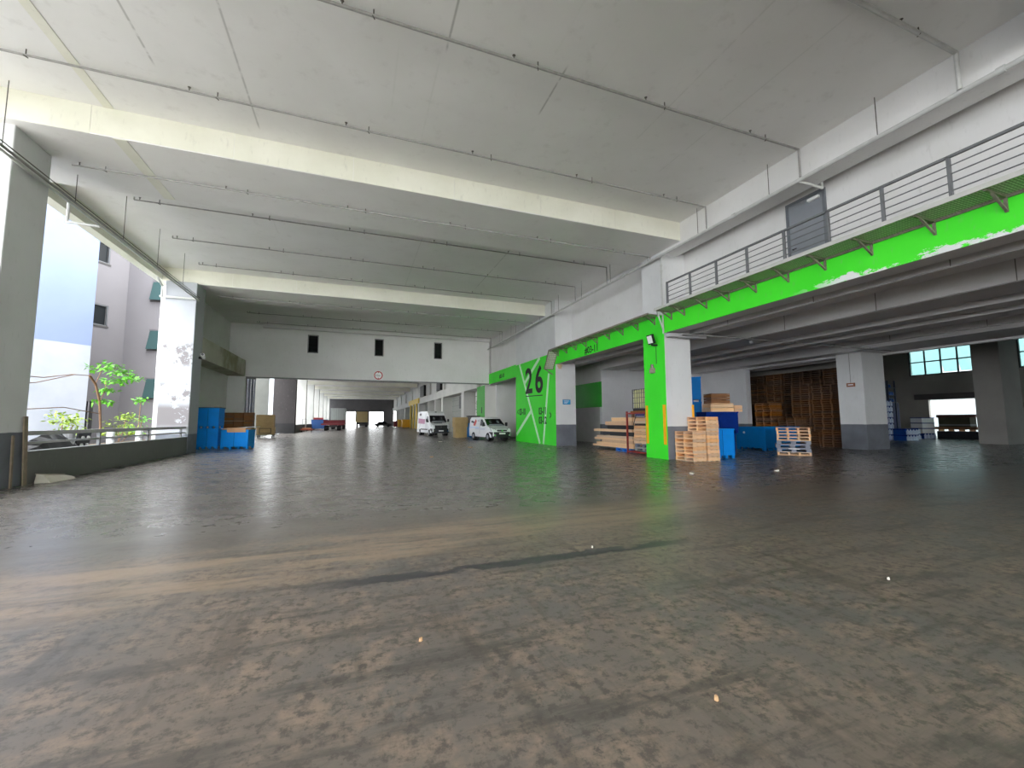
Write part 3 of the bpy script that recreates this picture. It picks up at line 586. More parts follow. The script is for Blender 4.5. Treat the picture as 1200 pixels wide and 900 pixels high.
# bay pipes
for i, (x, lb) in enumerate(((12.75, 'behind the green fascia'), (15.7, 'between the first two bay beams'), (22.3, 'deep in the right bay'))):
    s = empty('bay_pipe', (x, 5, 5.05)); tag(s, 'sprinkler pipe under the bay ceiling '+lb, 'pipe', 'sprinkler pipes in the right bay'); obj('pipe', MB().cyl((0, -12, 0), (0, 8.3, 0), .022, 8), PIPED, s)
    for k in range(6): obj('hanger', MB().cyl((0, -9+3.1*k, 0), (0, -9+3.1*k, .66), .010, 6), RODM, s)
s = empty('bay_cross_pipe', (18, 12.9, 4.96)); tag(s, 'pipe crossing the bay ceiling from the green column inward', 'pipe'); obj('pipe', MB().tube([Vector((-5.9, .2, .0)), Vector((-4.6, .1, .02)), Vector((7, 0, .02))], .03, 8), PIPED, s)
for k in range(5): obj('hanger', MB().cyl((-5+2.6*k, 0, 0), (-5+2.6*k, 0, .1), .010, 6), RODM, s)

# ================================================================== paint, letters and signs
def text(body, size, mt, parent, M, name='lettering', xs=.62, bold=.0, ext=.003):
    cu = bpy.data.curves.new('t', 'FONT'); cu.body = body; cu.size = size; cu.extrude = ext; cu.offset = bold; cu.align_x = 'LEFT'; cu.resolution_u = 4
    to = bpy.data.objects.new('t', cu); COL.objects.link(to)
    dg = bpy.context.evaluated_depsgraph_get(); me = bpy.data.meshes.new_from_object(to.evaluated_get(dg)); bpy.data.objects.remove(to); bpy.data.curves.remove(cu)
    me.transform(Matrix.Scale(xs, 4, (1, 0, 0))); me.transform(M); me.materials.clear(); me.materials.append(mt); me.name = name
    o = bpy.data.objects.new(name, me); COL.objects.link(o); o.parent = parent; return o
def on_road(x, y, z): return Matrix(((0, 0, -1, x), (-1, 0, 0, y), (0, 1, 0, z), (0, 0, 0, 1)))
xf = XR-.014
for ch, y, z in (('2', 28.55, 3.55), ('6', 26.75, 3.5)): text(ch, 2.55, PAINTK, c26, on_road(xf-.008, y, z), 'numeral', 1.08, .05)
obj('underline', MB().slab([(xf-.004, 28.45, 3.30), (xf-.004, 25.5, 3.22), (xf-.004, 25.5, 3.28), (xf-.004, 28.45, 3.36)], .004), PAINTK, c26)
text('<', .7, PAINTK, c26, on_road(xf-.008, 30.15, 1.98), 'arrow', .5, .02); text('03-10', .66, PAINTK, c26, on_road(xf-.008, 29.75, 2.0), 'lettering', .8, .018)
text('03-11', .66, PAINTK, c26, on_road(xf-.008, 26.15, 1.98), 'lettering', .82, .018); text('03-12', .66, PAINTK, c26, on_road(xf-.008, 26.15, 1.36), 'lettering', .82, .018); text('>', .8, PAINTK, c26, on_road(xf-.008, 24.4, 1.62), 'arrow', .5, .02)
text('#03-11', .50, PAINTK, b11, on_road(XR-.016, 19.9, 5.17), 'lettering', .95, .012); text('#03-10', .46, PAINTK, b10, on_road(XR+.004, 34.6, 5.25), 'lettering', .95, .012)
def stripe(a, b, wd=.13):
    a = Vector((xf-.001, a[0], a[1])); b = Vector((xf-.001, b[0], b[1])); d = (b-a).normalized(); p = d.cross(Vector((1, 0, 0)))*wd
    o = obj('stripe', MB().slab([a-p, b-p, b+p, a+p], .003), STRIPE, c26)
stripe((29.7, 5.84), (26.0, .02)); stripe((25.9, 5.84), (28.6, 4.35)); stripe((24.5, 4.6), (25.45, .02)); stripe((30.35, .5), (27.45, 2.25))
for (x, y, dx, dy, lb, pn) in ((XR-.03, 13.72, .03, .16, 'yellow corner guard on the near edge of the green column', 0), (XR-.03, 14.80, .03, .14, 'yellow corner guard on the far edge of the green column', 0), (12.90, 13.57, .09, .03, 'yellow corner guard on the bay side of the column', 0)):
    tag(obj('corner_guard', MB().box(x, x+dx, y-dy/2 if dx < .05 else y, y+dy/2 if dx < .05 else y+dy, .58, 2.18), YELLOW), lb, 'corner guard', 'yellow corner guards')
sg = empty('height_sign', (1.68, Yw-.04, 5.48)); tag(sg, 'round red and white 4.5m height limit sign under the slits', 'sign')
obj('disc', MB().ring((0, 0, 0), 0.001, .40, 'y', .02, 28), SIGNW, sg); obj('red_ring', MB().ring((0, -.006, 0), .28, .37, 'y', .01, 28), SIGNR, sg)
obj('backing', MB().box(-.42, .42, .02, .03, -.42, .42), SIGNW, sg)
text('4.5m', .26, PAINTK, sg, Matrix(((1, 0, 0, -.24), (0, 0, -1, -.004), (0, 1, 0, -.09), (0, 0, 0, 1))), 'lettering', .78)
obj('pointer', MB().box(-.03, .03, -.012, -.004, .2, .3).box(-.03, .03, -.012, -.004, -.3, -.2), SIGNR, sg)
tag(obj('number_tag', MB().box(XR-.02, XR-.014, 39.9, 40.15, 2.3, 2.9), PAINTK), 'small black mark on the far green pier', 'sign')
s2 = empty('blue_notice', (12.37, 23.53, 2.72)); tag(s2, 'small blue notice on the white side of the number pier', 'sign')
obj('plate', MB().box(-.26, .26, -.02, .02, -.16, .13), mat('notice blue', (40, 150, 206), .5, .25, 8), s2); obj('header', MB().box(-.27, .27, -.022, .02, .13, .17), mat('notice header', (150, 160, 168), .5), s2)
for k in range(3): obj('print_line', MB().box(-.2, .16-.06*k, -.024, -.02, .05-.07*k, .075-.07*k), SIGNW, s2)
s3 = empty('brown_notice', (24.66, 14.62, 3.4)); tag(s3, 'small brown notice hung by a wire on the bay column', 'sign')
obj('plate', MB().box(-.02, .02, -.2, .2, -.1, .1), mat('notice brown', (150, 96, 70), .5), s3); obj('print_line', MB().box(-.025, -.02, -.13, .13, -.02, .03), SIGNW, s3); obj('wire', MB().cyl((0, 0, .1), (0, 0, 1.9), .012, 5), PIPED, s3)
bl = empty('bulkhead_lamp', (16.4, 13.6, 5.1)); tag(bl, 'tiny white bulkhead lamp under the bay ceiling', 'lamp'); obj('base', MB().cyl((0, 0, -.04), (0, 0, 0), .1, 12), STEEL, bl); obj('globe', MB().ball((0, 0, -.09), .08, 10, 6), SIGNW, bl)
# lamps and alarm gear on the columns
fl = empty('floodlight', (11.45, 14.05, 4.88)); tag(fl, 'white faced floodlight on the green column', 'lamp')
obj('housing', MB().obox((-.12, 0, 0), (.1, .34, .40), ry=-.25), BLACK, fl); obj('lens', MB().obox((-.178, 0, -.012), (.02, .27, .31), ry=-.25), SIGNW, fl)
obj('bracket', MB().box(-.08, .17, -.05, .05, -.26, -.2), BLACK, fl); obj('cable', MB().cyl((.14, .02, -.3), (.14, .02, -1.0), .012, 5), BLACK, fl)
al = empty('alarm_bell', (11.6, 14.30, 3.68)); tag(al, 'small grey alarm box below the floodlight', 'alarm')
obj('box', MB().box(-.1, .01, -.13, .13, -.17, .05), mat('alarm grey', (150, 140, 128), .5, .3, 10), al, bevel=.02); obj('beacon', MB().cyl((-.05, 0, .05), (-.05, 0, .2), .06, 10), mat('beacon dull', (122, 110, 100), .3), al)
tag(obj('beige_sounder', MB().cyl((11.9, 23.52, 5.0), (11.9, 23.36, 5.0), .16, 12, .12).box(11.82, 11.98, 23.4, 23.55, 4.8, 5.15), mat('beige plastic', (206, 186, 150), .5)), 'beige sounder at the top of the number pier', 'alarm')
cv = empty('security_camera', (-7.55, 25.6, 4.85)); tag(cv, 'small white security camera on the flaking column', 'camera')
obj('body', MB().cyl((.1, -.25, .12), (.05, .1, 0), .09, 10), BOL, cv); obj('bracket', MB().box(-.13, .02, -.02, .1, -.08, .04), BLACK, cv); obj('lens', MB().cyl((.105, -.27, .125), (.1, -.25, .12), .07, 10), BLACK, cv)
# leaning board and pale slab by the near column
lbk = obj('leaning_board', MB().obox((-7.62, 13.93, .85), (.03, .13, 1.7), rx=.10), mat('weathered board', (140, 126, 108), .85, .25, 6)); tag(lbk, 'narrow weathered board leaning on the near left column', 'board')
lb2 = obj('leaning_batten', MB().obox((-7.63, 13.55, .62), (.03, .06, 1.24), rx=.05), MATS['weathered board']); tag(lb2, 'thin batten leaning left of the weathered board', 'board')
ps = empty('plastic_tray', (-7.45, 14.75, 0)); tag(ps, 'off-white plastic tray lying on the floor by the parapet', 'tray')
obj('shell', MB().add([(-.18, -.4, 0), (.18, -.45, 0), (.22, .55, 0), (-.1, .6, 0), (-.16, -.38, .24), (.02, -.42, .2), (.16, .5, .07), (-.06, .56, .12)], [(0, 3, 2, 1), (0, 1, 5, 4), (1, 2, 6, 5), (2, 3, 7, 6), (3, 0, 4, 7), (4, 5, 6, 7)]), mat('off white plastic', (196, 192, 176), .5, .1, 5), ps, bevel=.02)
obj('rim', MB().bar((-.16, -.38, .24), (-.06, .56, .13), .03, .03), mat('mid grey plastic', (150, 146, 132), .5), ps)  # rim in a darker grey than the shell
# ================================================================== vans
def van(name, label, L, H, Wd, prof, arches, wr, loc, rz, nose, cowl, wtop, specs):
    """prof: side outline (y, z) from the front bottom over the roof to the rear bottom; the nose points to -Y"""
    root = empty(name, loc, rz); tag(root, label, 'van', 'white delivery vans')
    hw = Wd/2
    def half(y, z):
        k = 1.0
        if z > 1.05*nose: k -= .13*(z-1.05*nose)/(H-1.05*nose)
        if y < .5: k -= .10*(1-y/.5)**2
        if y > L-.15: k -= .02
        return hw*k
    pts = list(prof)
    base = pts[-1][1]
    for (c, r) in sorted(arches, reverse=True):
        pts.append((c+r, base))
        for i in range(1, 8): a = math.pi*i/8; pts.append((c+r*math.cos(a), base+.02+r*.95*math.sin(a)))
        pts.append((c-r, base))
    n = len(pts); mb = MB()
    vs = [(s*half(y, z), y, z) for s in (-1, 1) for y, z in pts]
    fs = [tuple(range(n)), tuple(range(2*n-1, n-1, -1))]+[(i, n+i, n+(i+1) % n, (i+1) % n) for i in range(n)]
    mb.add(vs, fs); obj('body', mb, WHITEPT, root, bevel=.05, seg=3)
    # windscreen
    (y0, z0), (y1, z1) = cowl, wtop
    def on(y, z, k, o=.0): return Vector((k*half(y, z), y-o*.8, z+o*.5))
    f = lambda t: (y0+(y1-y0)*t, z0+(z1-z0)*t)
    a, b = f(.05), f(.95)
    sc = obj('windscreen', MB().slab([on(*a, -.93, .02), on(*a, .93, .02), on(*b, .90, .02), on(*b, -.90, .02)], .012), DARKG, root)
    obj('dashboard', MB().slab([on(*f(.08), -.8, .04), on(*f(.08), .8, .04), on(*f(.2), .6, .04), on(*f(.2), -.6, .04)], .006), mat('pale dash papers', (150, 156, 160), .5), sc)
    for k in (-.45, .4): obj('headrest', MB().slab([on(*f(.35), k-.12, .04), on(*f(.35), k+.12, .04), on(*f(.7), k+.10, .04), on(*f(.7), k-.10, .04)], .004), mat('grey headrest', (92, 98, 100), .6), sc)
    for side in (-1, 1):
        q = [Vector((side*(half(y, z)+.006), y, z)) for y, z in specs['side_glass']]
        if side > 0: q.reverse()
        obj('side_window', MB().slab(q, .008), DARKG, root)
        obj('side_trim', MB().box(side*hw, side*(hw+.015), arches[0][0]+arches[0][1]+.1, arches[1][0]-arches[1][1]-.05, specs['trim'], specs['trim']+.12), specs['trim_mat'], root)
        obj('door_seam', MB().box(side*(hw-.01), side*(hw+.004), specs['seam']-.012, specs['seam']+.012, .5, specs['seam_top']), mat('seam grey', (120, 122, 126), .6), root)
        mm = MB().obox((side*(hw+.16), specs['mirror'][0], specs['mirror'][1]), (.2, .12, .3)); mo = obj('mirror', mm, BLACK, root, bevel=.03); obj('stalk', MB().bar((side*(hw-.06), specs['mirror'][0]+.03, specs['mirror'][1]-.08), (side*(hw+.1), specs['mirror'][0], specs['mirror'][1]-.05), .05, .05), BLACK, mo)
        for c, r in arches:
            wl = obj('wheel', MB().cyl((side*(hw-.24), c, wr), (side*(hw-.01), c, wr), wr, 20), RUBBER, root)
            obj('hub', MB().cyl((side*(hw-.06), c, wr), (side*(hw+.0), c, wr), wr*.62, 14, wr*.55), mat('wheel silver', (150, 154, 160), .4, .3, 14), wl)
            obj('arch', MB().cyl((side*(hw-.45), c, wr+.06), (side*(hw-.26), c, wr+.06), r*.98, 16), BLACK, root)
        hl = [Vector((side*k*half(y, z)*1.005, y-.02, z)) for k, y, z in specs['lamp']]
        if side > 0: hl.reverse()
        obj('headlamp', MB().slab(hl, .03), CHROME, root)
        obj('fog_lamp', MB().cyl((side*specs['fog'][0], -.06, specs['fog'][1]), (side*specs['fog'][0], -.02, specs['fog'][1]), .075, 10), CHROME, root)
    bz0, bz1 = specs['bumper']
    obj('bumper', MB().add([(-hw*.97, .62, bz0), (-hw*.93, .05, bz0), (-hw*.55, -.06, bz0), (hw*.55, -.06, bz0), (hw*.93, .05, bz0), (hw*.97, .62, bz0), (-hw*1.0, .62, bz1), (-hw*.95, .03, bz1), (-hw*.55, -.05, bz1), (hw*.55, -.05, bz1), (hw*.95, .03, bz1), (hw*1.0, .62, bz1)],
        [(0, 1, 7, 6), (1, 2, 8, 7), (2, 3, 9, 8), (3, 4, 10, 9), (4, 5, 11, 10), (6, 7, 8, 9, 10, 11), (5, 4, 3, 2, 1, 0), (5, 0, 6, 11)]), specs['bumper_mat'], root, bevel=.03)
    g0, g1, gw = specs['grille']
    gr = obj('grille', MB().box(-gw, gw, -.045, .05, g0, g1), BLACK, root, bevel=.015)
    for k in range(3): obj('slat', MB().box(-gw*.95, gw*.95, -.055, -.045, g0+(g1-g0)*(k+.6)/3.4, g0+(g1-g0)*(k+.85)/3.4), mat('grille grey', (74, 76, 80), .5), gr)
    obj('badge', MB().cyl((0, -.075, (g0+g1)/2), (0, -.055, (g0+g1)/2), .085, 14), CHROME, gr)
    obj('number_plate', MB().box(-.26, .26, -.085, -.06, specs['plate']-.055, specs['plate']+.055), SIGNW, root)
    obj('wiper_cowl', MB().slab([on(*f(-.06), -.85, .012), on(*f(-.06), .85, .012), on(*f(.03), .88, .012), on(*f(.03), -.88, .012)], .01), BLACK if specs['dark_cowl'] else mat('cowl grey', (160, 170, 168), .4), root)
    return root, half
small, sh = van('small_van', 'small white van with black bumper parked beside the number pier', 4.4, 1.86, 1.72,
    [(.06, .24), (0, .45), (.01, .78), (.10, .92), (.42, 1.02), (.98, 1.16), (1.72, 1.72), (1.92, 1.81), (2.3, 1.86), (4.15, 1.86), (4.36, 1.70), (4.4, .9), (4.38, .28)],
    [(.80, .36), (3.5, .36)], .31, (10.55, 30.75, 0), math.radians(9), 1.0, (.98, 1.16), (1.72, 1.72),
    dict(side_glass=[(1.25, 1.17), (2.15, 1.17), (2.15, 1.68), (1.85, 1.68)], trim=.86, trim_mat=mat('pale side strip', (196, 200, 212), .4), seam=2.25, seam_top=1.7, mirror=(1.2, 1.28), lamp=[(.98, .24, .80), (.62, .06, .84), (.60, .2, .95), (.98, .5, 1.03)], fog=(.62, .45),
         bumper=(.25, .70), bumper_mat=mat('black bumper', (34, 34, 40), .5, .2, 6), grille=(.74, .86, .42), plate=.58, dark_cowl=False))
big, bh_ = van('tall_van', 'tall white high-roof van with dark grille parked inside the far hall', 5.9, 2.62, 1.98,
    [(.06, .30), (0, .5), (.0, 1.0), (.10, 1.17), (.42, 1.27), (.88, 1.40), (1.50, 2.16), (1.75, 2.42), (2.2, 2.60), (3, 2.62), (5.7, 2.62), (5.86, 2.45), (5.9, 1.2), (5.88, .32)],
    [(.98, .40), (4.6, .40)], .34, (8.2, 43.2, 0), math.radians(7), 1.1, (.88, 1.40), (1.50, 2.16),
    dict(side_glass=[(1.2, 1.42), (2.05, 1.42), (2.05, 2.05), (1.62, 2.05)], trim=.62, trim_mat=BLACK, seam=2.15, seam_top=2.3, mirror=(1.15, 1.62), lamp=[(.99, .22, .98), (.66, .04, 1.0), (.66, .10, 1.12), (.99, .45, 1.24)], fog=(.72, .52),
         bumper=(.32, .78), bumper_mat=mat('charcoal bumper', (44, 46, 52), .5, .2, 6), grille=(.74, 1.12, .66), plate=.55, dark_cowl=True))
# printed markings on the vans
def decal(root, half, side, pts, mt, name='marking', o=.012):
    q = [Vector((side*(half(y, z)+o), y, z)) for y, z in pts]
    if side > 0: q.reverse()
    obj(name, MB().slab(q, .004), mt, root)
RED = mat('red print dull', (206, 74, 70), .5); DKP = mat('dark print', (60, 56, 66), .5); PNK = mat('mauve print', (176, 120, 150), .5, .25, 6); PBLU = mat('pale blue print', (182, 204, 236), .5)
decal(small, sh, -1, [(3.5, 1.2), (3.1, 1.15), (2.9, 1.55), (3.15, 1.7)], RED); decal(small, sh, -1, [(4.0, 1.45), (3.4, 1.35), (3.35, 1.5), (3.9, 1.6)], DKP); decal(small, sh, -1, [(2.75, 1.5), (2.4, 1.5), (2.4, 1.62), (2.7, 1.62)], mat('grey print', (180, 182, 190), .5)); decal(small, sh, -1, [(4.3, .98), (2.4, .98), (2.4, 1.06), (4.3, 1.06)], PBLU)
decal(big, bh_, -1, [(5.2, 1.3), (2.6, 1.25), (2.6, 1.75), (5.2, 1.85)], PNK); decal(big, bh_, -1, [(5.0, 2.15), (4.2, 2.15), (4.2, 2.4), (5.0, 2.4)], DKP)
obj('bonnet_print', MB().slab([(-.55, .50, 1.315), (.3, .50, 1.315), (.3, .72, 1.375), (-.55, .72, 1.375)], .006), mat('navy print', (50, 56, 96), .5, .5, 30), big)
obj('roof_lamp', MB().box(-.09, .09, 1.86, 1.98, 2.45, 2.56), BLACK, big)

# ================================================================== blue fold-up boxes
def blue_box(label, loc, rz, dx, dy, dz, mt, group, feet=4, rim=None):
    r = empty('blue_box', loc, rz); tag(r, label, 'box', group); f = .12
    obj('body', MB().box(-dx/2, dx/2, -dy/2, dy/2, f, dz), mt, r, bevel=.015)
    for i in range(feet):
        for s in (-1, 1):
            x = -dx/2+.06+(dx-.12)*i/(feet-1); obj('foot', MB().box(x-.05, x+.05, s*(dy/2-.02), s*(dy/2-.22), 0, f), mt, r)
    obj('rim', MB().box(-dx/2-.012, dx/2+.012, -dy/2-.012, -dy/2+.02, dz-.06, dz).box(-dx/2-.012, dx/2+.012, dy/2-.02, dy/2+.012, dz-.06, dz).box(-dx/2-.012, -dx/2+.02, -dy/2, dy/2, dz-.06, dz).box(dx/2-.02, dx/2+.012, -dy/2, dy/2, dz-.06, dz), rim or mt, r)
    for s in (-1, 1):
        obj('seam', MB().box(s*dx*.02, s*dx*.02+.012, -dy/2-.006, -dy/2, f, dz-.06), rim or NAVY, r) if s < 0 else None
    return r
G1 = 'blue boxes by the flaking left column'
blue_box('lower of two stacked blue boxes beside the flaking column', (-8.0, 29.35, 0), .0, 1.05, 1.1, 1.17, BLUEP, G1)
blue_box('upper of two stacked blue boxes beside the flaking column', (-8.0, 29.35, 1.17), .0, 1.05, 1.1, 1.17, BLUEP, G1)
blue_box('single blue box topped with flattened cartons on the left', (-6.45, 28.75, 0), -.12, 1.4, 1.1, 1.08, BLUEP, G1)
cf = empty('flattened_carton', (-6.4, 28.8, 1.08), -.12); tag(cf, 'sheets of flattened carton lying on the single blue box', 'cardboard')
obj('white_sheet', MB().obox((.05, .05, .12), (1.7, 1.0, .03), ry=-.07), mat('white card', (206, 206, 214), .7, .1, 3), cf); obj('brown_flap', MB().obox((.05, -.62, .0), (.95, .05, .26), rx=.12), CARTON2, cf); obj('inner_sheet', MB().obox((0, 0, .05), (1.45, .95, .05)), CARTON, cf)
dk = empty('loose_board', (-8.0, 29.3, 2.34)); tag(dk, 'dark loose board lying on the upper stacked blue box', 'board'); obj('board', MB().box(-.55, .6, -.5, .5, 0, .05), mat('dark blue lid', (30, 70, 110), .5), dk); obj('scrap', MB().box(.2, .5, -.3, -.05, .05, .09), CARTON2, dk)
# brown carton bundles against the recess wall
for i in range(3):
    for j in range(2):
        x = -8.75+.62*i; z = 1.0+.62*j
        r = empty('slatted_crate', (x, 36.4, z-.0)); tag(r, '%s brown slatted crate in the %s row behind the blue boxes' % (('left', 'middle', 'right')[i], ('lower', 'upper')[j]), 'crate', 'slatted crates behind the blue boxes')
        obj('box', MB().box(-.29, .29, -.3, .3, 0, .6), WOODD, r); obj('slat', MB().box(-.29, .29, -.33, -.3, .06, .2), WOODD, r); obj('slat', MB().box(-.29, .29, -.33, -.3, .4, .55), WOODD, r)
r = empty('crate_base', (-8.13, 36.4, 0)); tag(r, 'dark timber platform carrying the slatted crates', 'platform'); obj('top', MB().box(-.95, .95, -.4, .4, .88, 1.0), WOODD, r)
for x in (-.85, .85):
    for y in (-.33, .33): obj('leg', MB().box(x-.06, x+.06, y-.05, y+.05, 0, .88), WOODD, r)
# strip curtain at the pier
sc_ = empty('strip_curtain', (-7.82, 37.9, 0)); tag(sc_, 'dark blue strip curtain hanging beside the white pier', 'curtain')
CURT = mat('navy strip vinyl', (34, 48, 74), .4, .4, 3); obj('track', MB().box(-.32, .32, -.06, .06, 4.9, 4.97), STEEL, sc_)
for k in range(6): obj('strip', MB().obox((-.27+.105*k, .02*(k % 2), 2.48), (.1, .012, 4.84), rz=.25), CURT, sc_)
# trolley with cartons in the far hall opening
tl = empty('platform_trolley', (-8.1, 46.3, 0)); tag(tl, 'olive platform trolley under the big carton near the curtain', 'trolley')
OL = mat('olive steel', (128, 116, 78), .6, .2, 4)
obj('deck', MB().box(-.75, .75, -.5, .5, .28, .36), OL, tl); obj('panel', MB().box(-.72, .72, -.47, .47, .36, 1.02), CARTON, tl); obj('frame', MB().box(-.5, .5, -.52, -.48, .42, .47).box(-.5, .5, -.52, -.48, .88, .93).box(-.5, -.45, -.52, -.48, .42, .93).box(.45, .5, -.52, -.48, .42, .93), BLACK, tl)
for x in (-.6, .6):
    for y in (-.4, .4): obj('wheel', MB().cyl((x-.03, y, .14), (x+.03, y, .14), .14, 12), RUBBER, tl); 
obj('handle', MB().tube([Vector((.76, -.4, .36)), Vector((.95, -.4, .36)), Vector((.95, -.4, .5))], .03, 6), CHROME, tl)
tag(obj('large_carton', MB().box(-8.9, -7.45, 45.85, 46.75, 1.02, 2.2), CARTON, bevel=.01), 'large plain carton riding on the olive trolley', 'carton')

# ================================================================== pallets
def board_mesh(n, dx, dy, dz, mt):
    me = MB().box(-dx/2, dx/2, -dy/2, dy/2, 0, dz).mesh(n); fixn(me); me.materials.append(mt); return me
def pallet_proto(px, py, mt, boards=6, h=.14, ns=3):
    """px along local x (deck boards run along x), py along y (stringers run along y)"""
    d = dict(px=px, py=py, h=h, top=board_mesh('deck_board', px, py/boards*.82, .022, mt), st=board_mesh('stringer', .075, py, h-.044, mt), bot=board_mesh('bottom_board', px, .1, .022, mt), n=boards, ns=ns)
    return d
def pallet(P, loc, rz, label, group, jit=.015):
    r = empty('pallet', (loc[0]+random.uniform(-jit, jit), loc[1]+random.uniform(-jit, jit), loc[2]), rz+random.uniform(-.012, .012)); tag(r, label, 'pallet', group)
    for i in range(P['n']): obj('deck_board', P['top'], None, r, (0, -P['py']/2+P['py']/P['n']*(i+.5), P['h']-.022))
    for x in [-P['px']/2+.04+(P['px']-.08)*k/(P['ns']-1) for k in range(P['ns'])]: obj('stringer', P['st'], None, r, (x, 0, .022))
    for y in (-P['py']/2+.05, 0, P['py']/2-.05): obj('bottom_board', P['bot'], None, r, (0, y, 0))
    return r
words = ['bottom', 'second', 'third', 'fourth', 'fifth', 'sixth', 'seventh', 'eighth', 'ninth', 'tenth', 'eleventh', 'top']
PA = [pallet_proto(1.02, .56, m_, 4) for m_ in (WOOD, WOODO)]   # stringer ends face the road when turned
def stack(x, y, n, what, protos, rz=math.pi/2, h=.14, z0=0):
    for i in range(n):
        wd_ = 'top' if i == n-1 else words[i]
        pallet(protos[(i*7+n) % len(protos)], (x, y, z0+h*i), rz, '%s pallet of the %s' % (wd_, what), what)
stack(12.20, 13.02, 8, 'low pine pallet stack at the foot of the green column', PA)
stack(12.84, 13.00, 12, 'tall pine pallet stack beside the low one', PA)
# stack with grey plastic pallets in front of the store
PB = [pallet_proto(1.25, 1.0, WOOD, 7, ns=4), pallet_proto(1.25, 1.0, WOODO, 7, ns=4)]
GREYP = mat('grey plastic pallet', (120, 124, 138), .5, .15, 5)
def plastic(loc, rz, label, mt=GREYP):
    r = empty('plastic_pallet', loc, rz); tag(r, label, 'pallet', 'plastic pallets'); obj('deck', MB().box(-.62, .62, -.5, .5, .12, .17), mt, r, bevel=.01); obj('skid', MB().box(-.62, .62, -.5, .5, 0, .025), mt, r)
    for x in (-.54, 0, .54):
        for y in (-.42, 0, .42): obj('block', MB().box(x-.09, x+.09, y-.08, y+.08, .025, .12), mt, r)
    return r
gs = (18.45, 13.45); ga = math.radians(-52)
WHO = 'mixed pallet stack before the store'
pallet(PB[0], (gs[0], gs[1], 0), ga, 'bottom wooden pallet of the '+WHO, WHO, .0)
p_ = plastic((gs[0], gs[1], .14), ga, 'lower grey plastic pallet of the '+WHO); obj('print_label', MB().box(-.2, .22, -.505, -.5, .13, .155), SIGNW, p_)
plastic((gs[0]-.05, gs[1]+.03, .31), ga+.03, 'lower middle grey plastic pallet of the '+WHO)
plastic((gs[0], gs[1], .48), ga, 'upper grey plastic pallet of the '+WHO)
for i in range(4): pallet(PB[i % 2], (gs[0], gs[1], .65+.14*i), ga, '%s wooden pallet above the plastic ones in the %s' % (('lowest', 'second', 'third', 'top')[i], WHO), WHO)

# ================================================================== blue boxes and crates in the right bay
G2 = 'blue boxes in the right bay'
blue_box('bright blue box right beside the tall pine pallet stack', (14.22, 13.75, 0), -.25, 1.0, 1.1, 1.2, BLUEP, G2)
a_ = blue_box('large blue box with a white round sticker in the bay', (20.1, 16.45, 0), .0, 1.4, 1.75, 1.2, BLUEP2, G2); obj('sticker', MB().cyl((-.715, .35, .9), (-.70, .35, .9), .06, 12), SIGNW, a_)
blue_box('blue box half hidden right of the stickered one', (21.6, 16.6, 0), .0, 1.2, 1.6, 1.2, BLUEP2, G2)
tb = (15.6, 16.4)
for k, lb in enumerate(('bottom', 'middle', 'top')): blue_box(lb+' of three blue boxes stacked high behind the column', (tb[0], tb[1], 1.22*k), -.75, .82, .82, 1.22, BLUEP2, 'high stack of blue boxes behind the column', 3)
blue_box('hidden lower navy box under the dark navy one', (15.55, 15.0, 0), -.35, 1.35, .95, .96, NAVY, G2); blue_box('dark navy box topped with wooden crates', (15.62, 14.95, .96), -.35, 1.45, 1.0, .97, NAVY, G2)
def crate(label, loc, rz, dx, dy, dz, n, mt):
    r = empty('wooden_crate', loc, rz); tag(r, label, 'crate', 'wooden crates on the navy box')
    obj('floor_board', MB().box(-dx/2, dx/2, -dy/2, dy/2, 0, .03), mt, r)
    for k in range(n):
        z = .03+(dz-.03)*k/n; hh = (dz-.03)/n*.85
        for s in (-1, 1): obj('side_slat', MB().box(-dx/2, dx/2, s*dy/2, s*(dy/2-.025), z, z+hh), mt, r); obj('end_slat', MB().box(s*dx/2, s*(dx/2-.025), -dy/2+.03, dy/2-.03, z, z+hh), mt, r)
    obj('lid', MB().box(-dx/2, dx/2, -dy/2, dy/2, dz, dz+.025), mt, r)
    return r
crate('long pale crate lying on the dark navy box', (15.65, 14.9, 1.93), -.35, 1.05, .8, .36, 2, WOOD)
crate('short crate at the right end of the navy box', (16.38, 14.65, 1.93), -.35, .36, .7, .26, 2, WOODO)
crate('slatted brown crate on top of the long pale crate', (15.6, 14.9, 2.315), -.35, .85, .75, .42, 3, WOODD)

# ================================================================== timber rack by the number pier
rk = empty('red_rack', (12.95, 16.2, 0)); tag(rk, 'red steel rack frame holding pallets behind the green column', 'rack')
REDS = mat('red steel', (150, 52, 44), .55, .25, 6)
for x in (-.75, .75):
    for y in (-.75, .85): obj('upright', MB().box(x-.035, x+.035, y-.035, y+.035, 0, 1.98), REDS, rk)
for z in (.05, 1.85):
    for x in (-.75, .75): obj('beam', MB().box(x-.03, x+.03, -.75, .85, z, z+.07), REDS, rk)
    for y in (-.75, .85): obj('cross_beam', MB().box(-.75, .75, y-.03, y+.03, z, z+.07), REDS, rk)
obj('strap', MB().bar((-.79, .1, 1.8), (-.79, .4, 1.15), .02, .03), BLACK, rk); obj('label_plate', MB().box(-.8, -.78, -.5, .15, 1.76, 1.86), mat('label blue', (60, 66, 120), .5), rk)
PC = [pallet_proto(1.1, 1.25, WOOD, 6), pallet_proto(1.1, 1.25, WOODO, 6)]; z = .125
plastic((12.95, 16.2, z), math.pi/2, 'pale grey plastic pallet lowest in the red rack', mat('pale grey plastic', (150, 152, 152), .5, .1, 5)); z += .17
plastic((12.95, 16.2, z), math.pi/2, 'grey plastic pallet second in the red rack'); z += .17
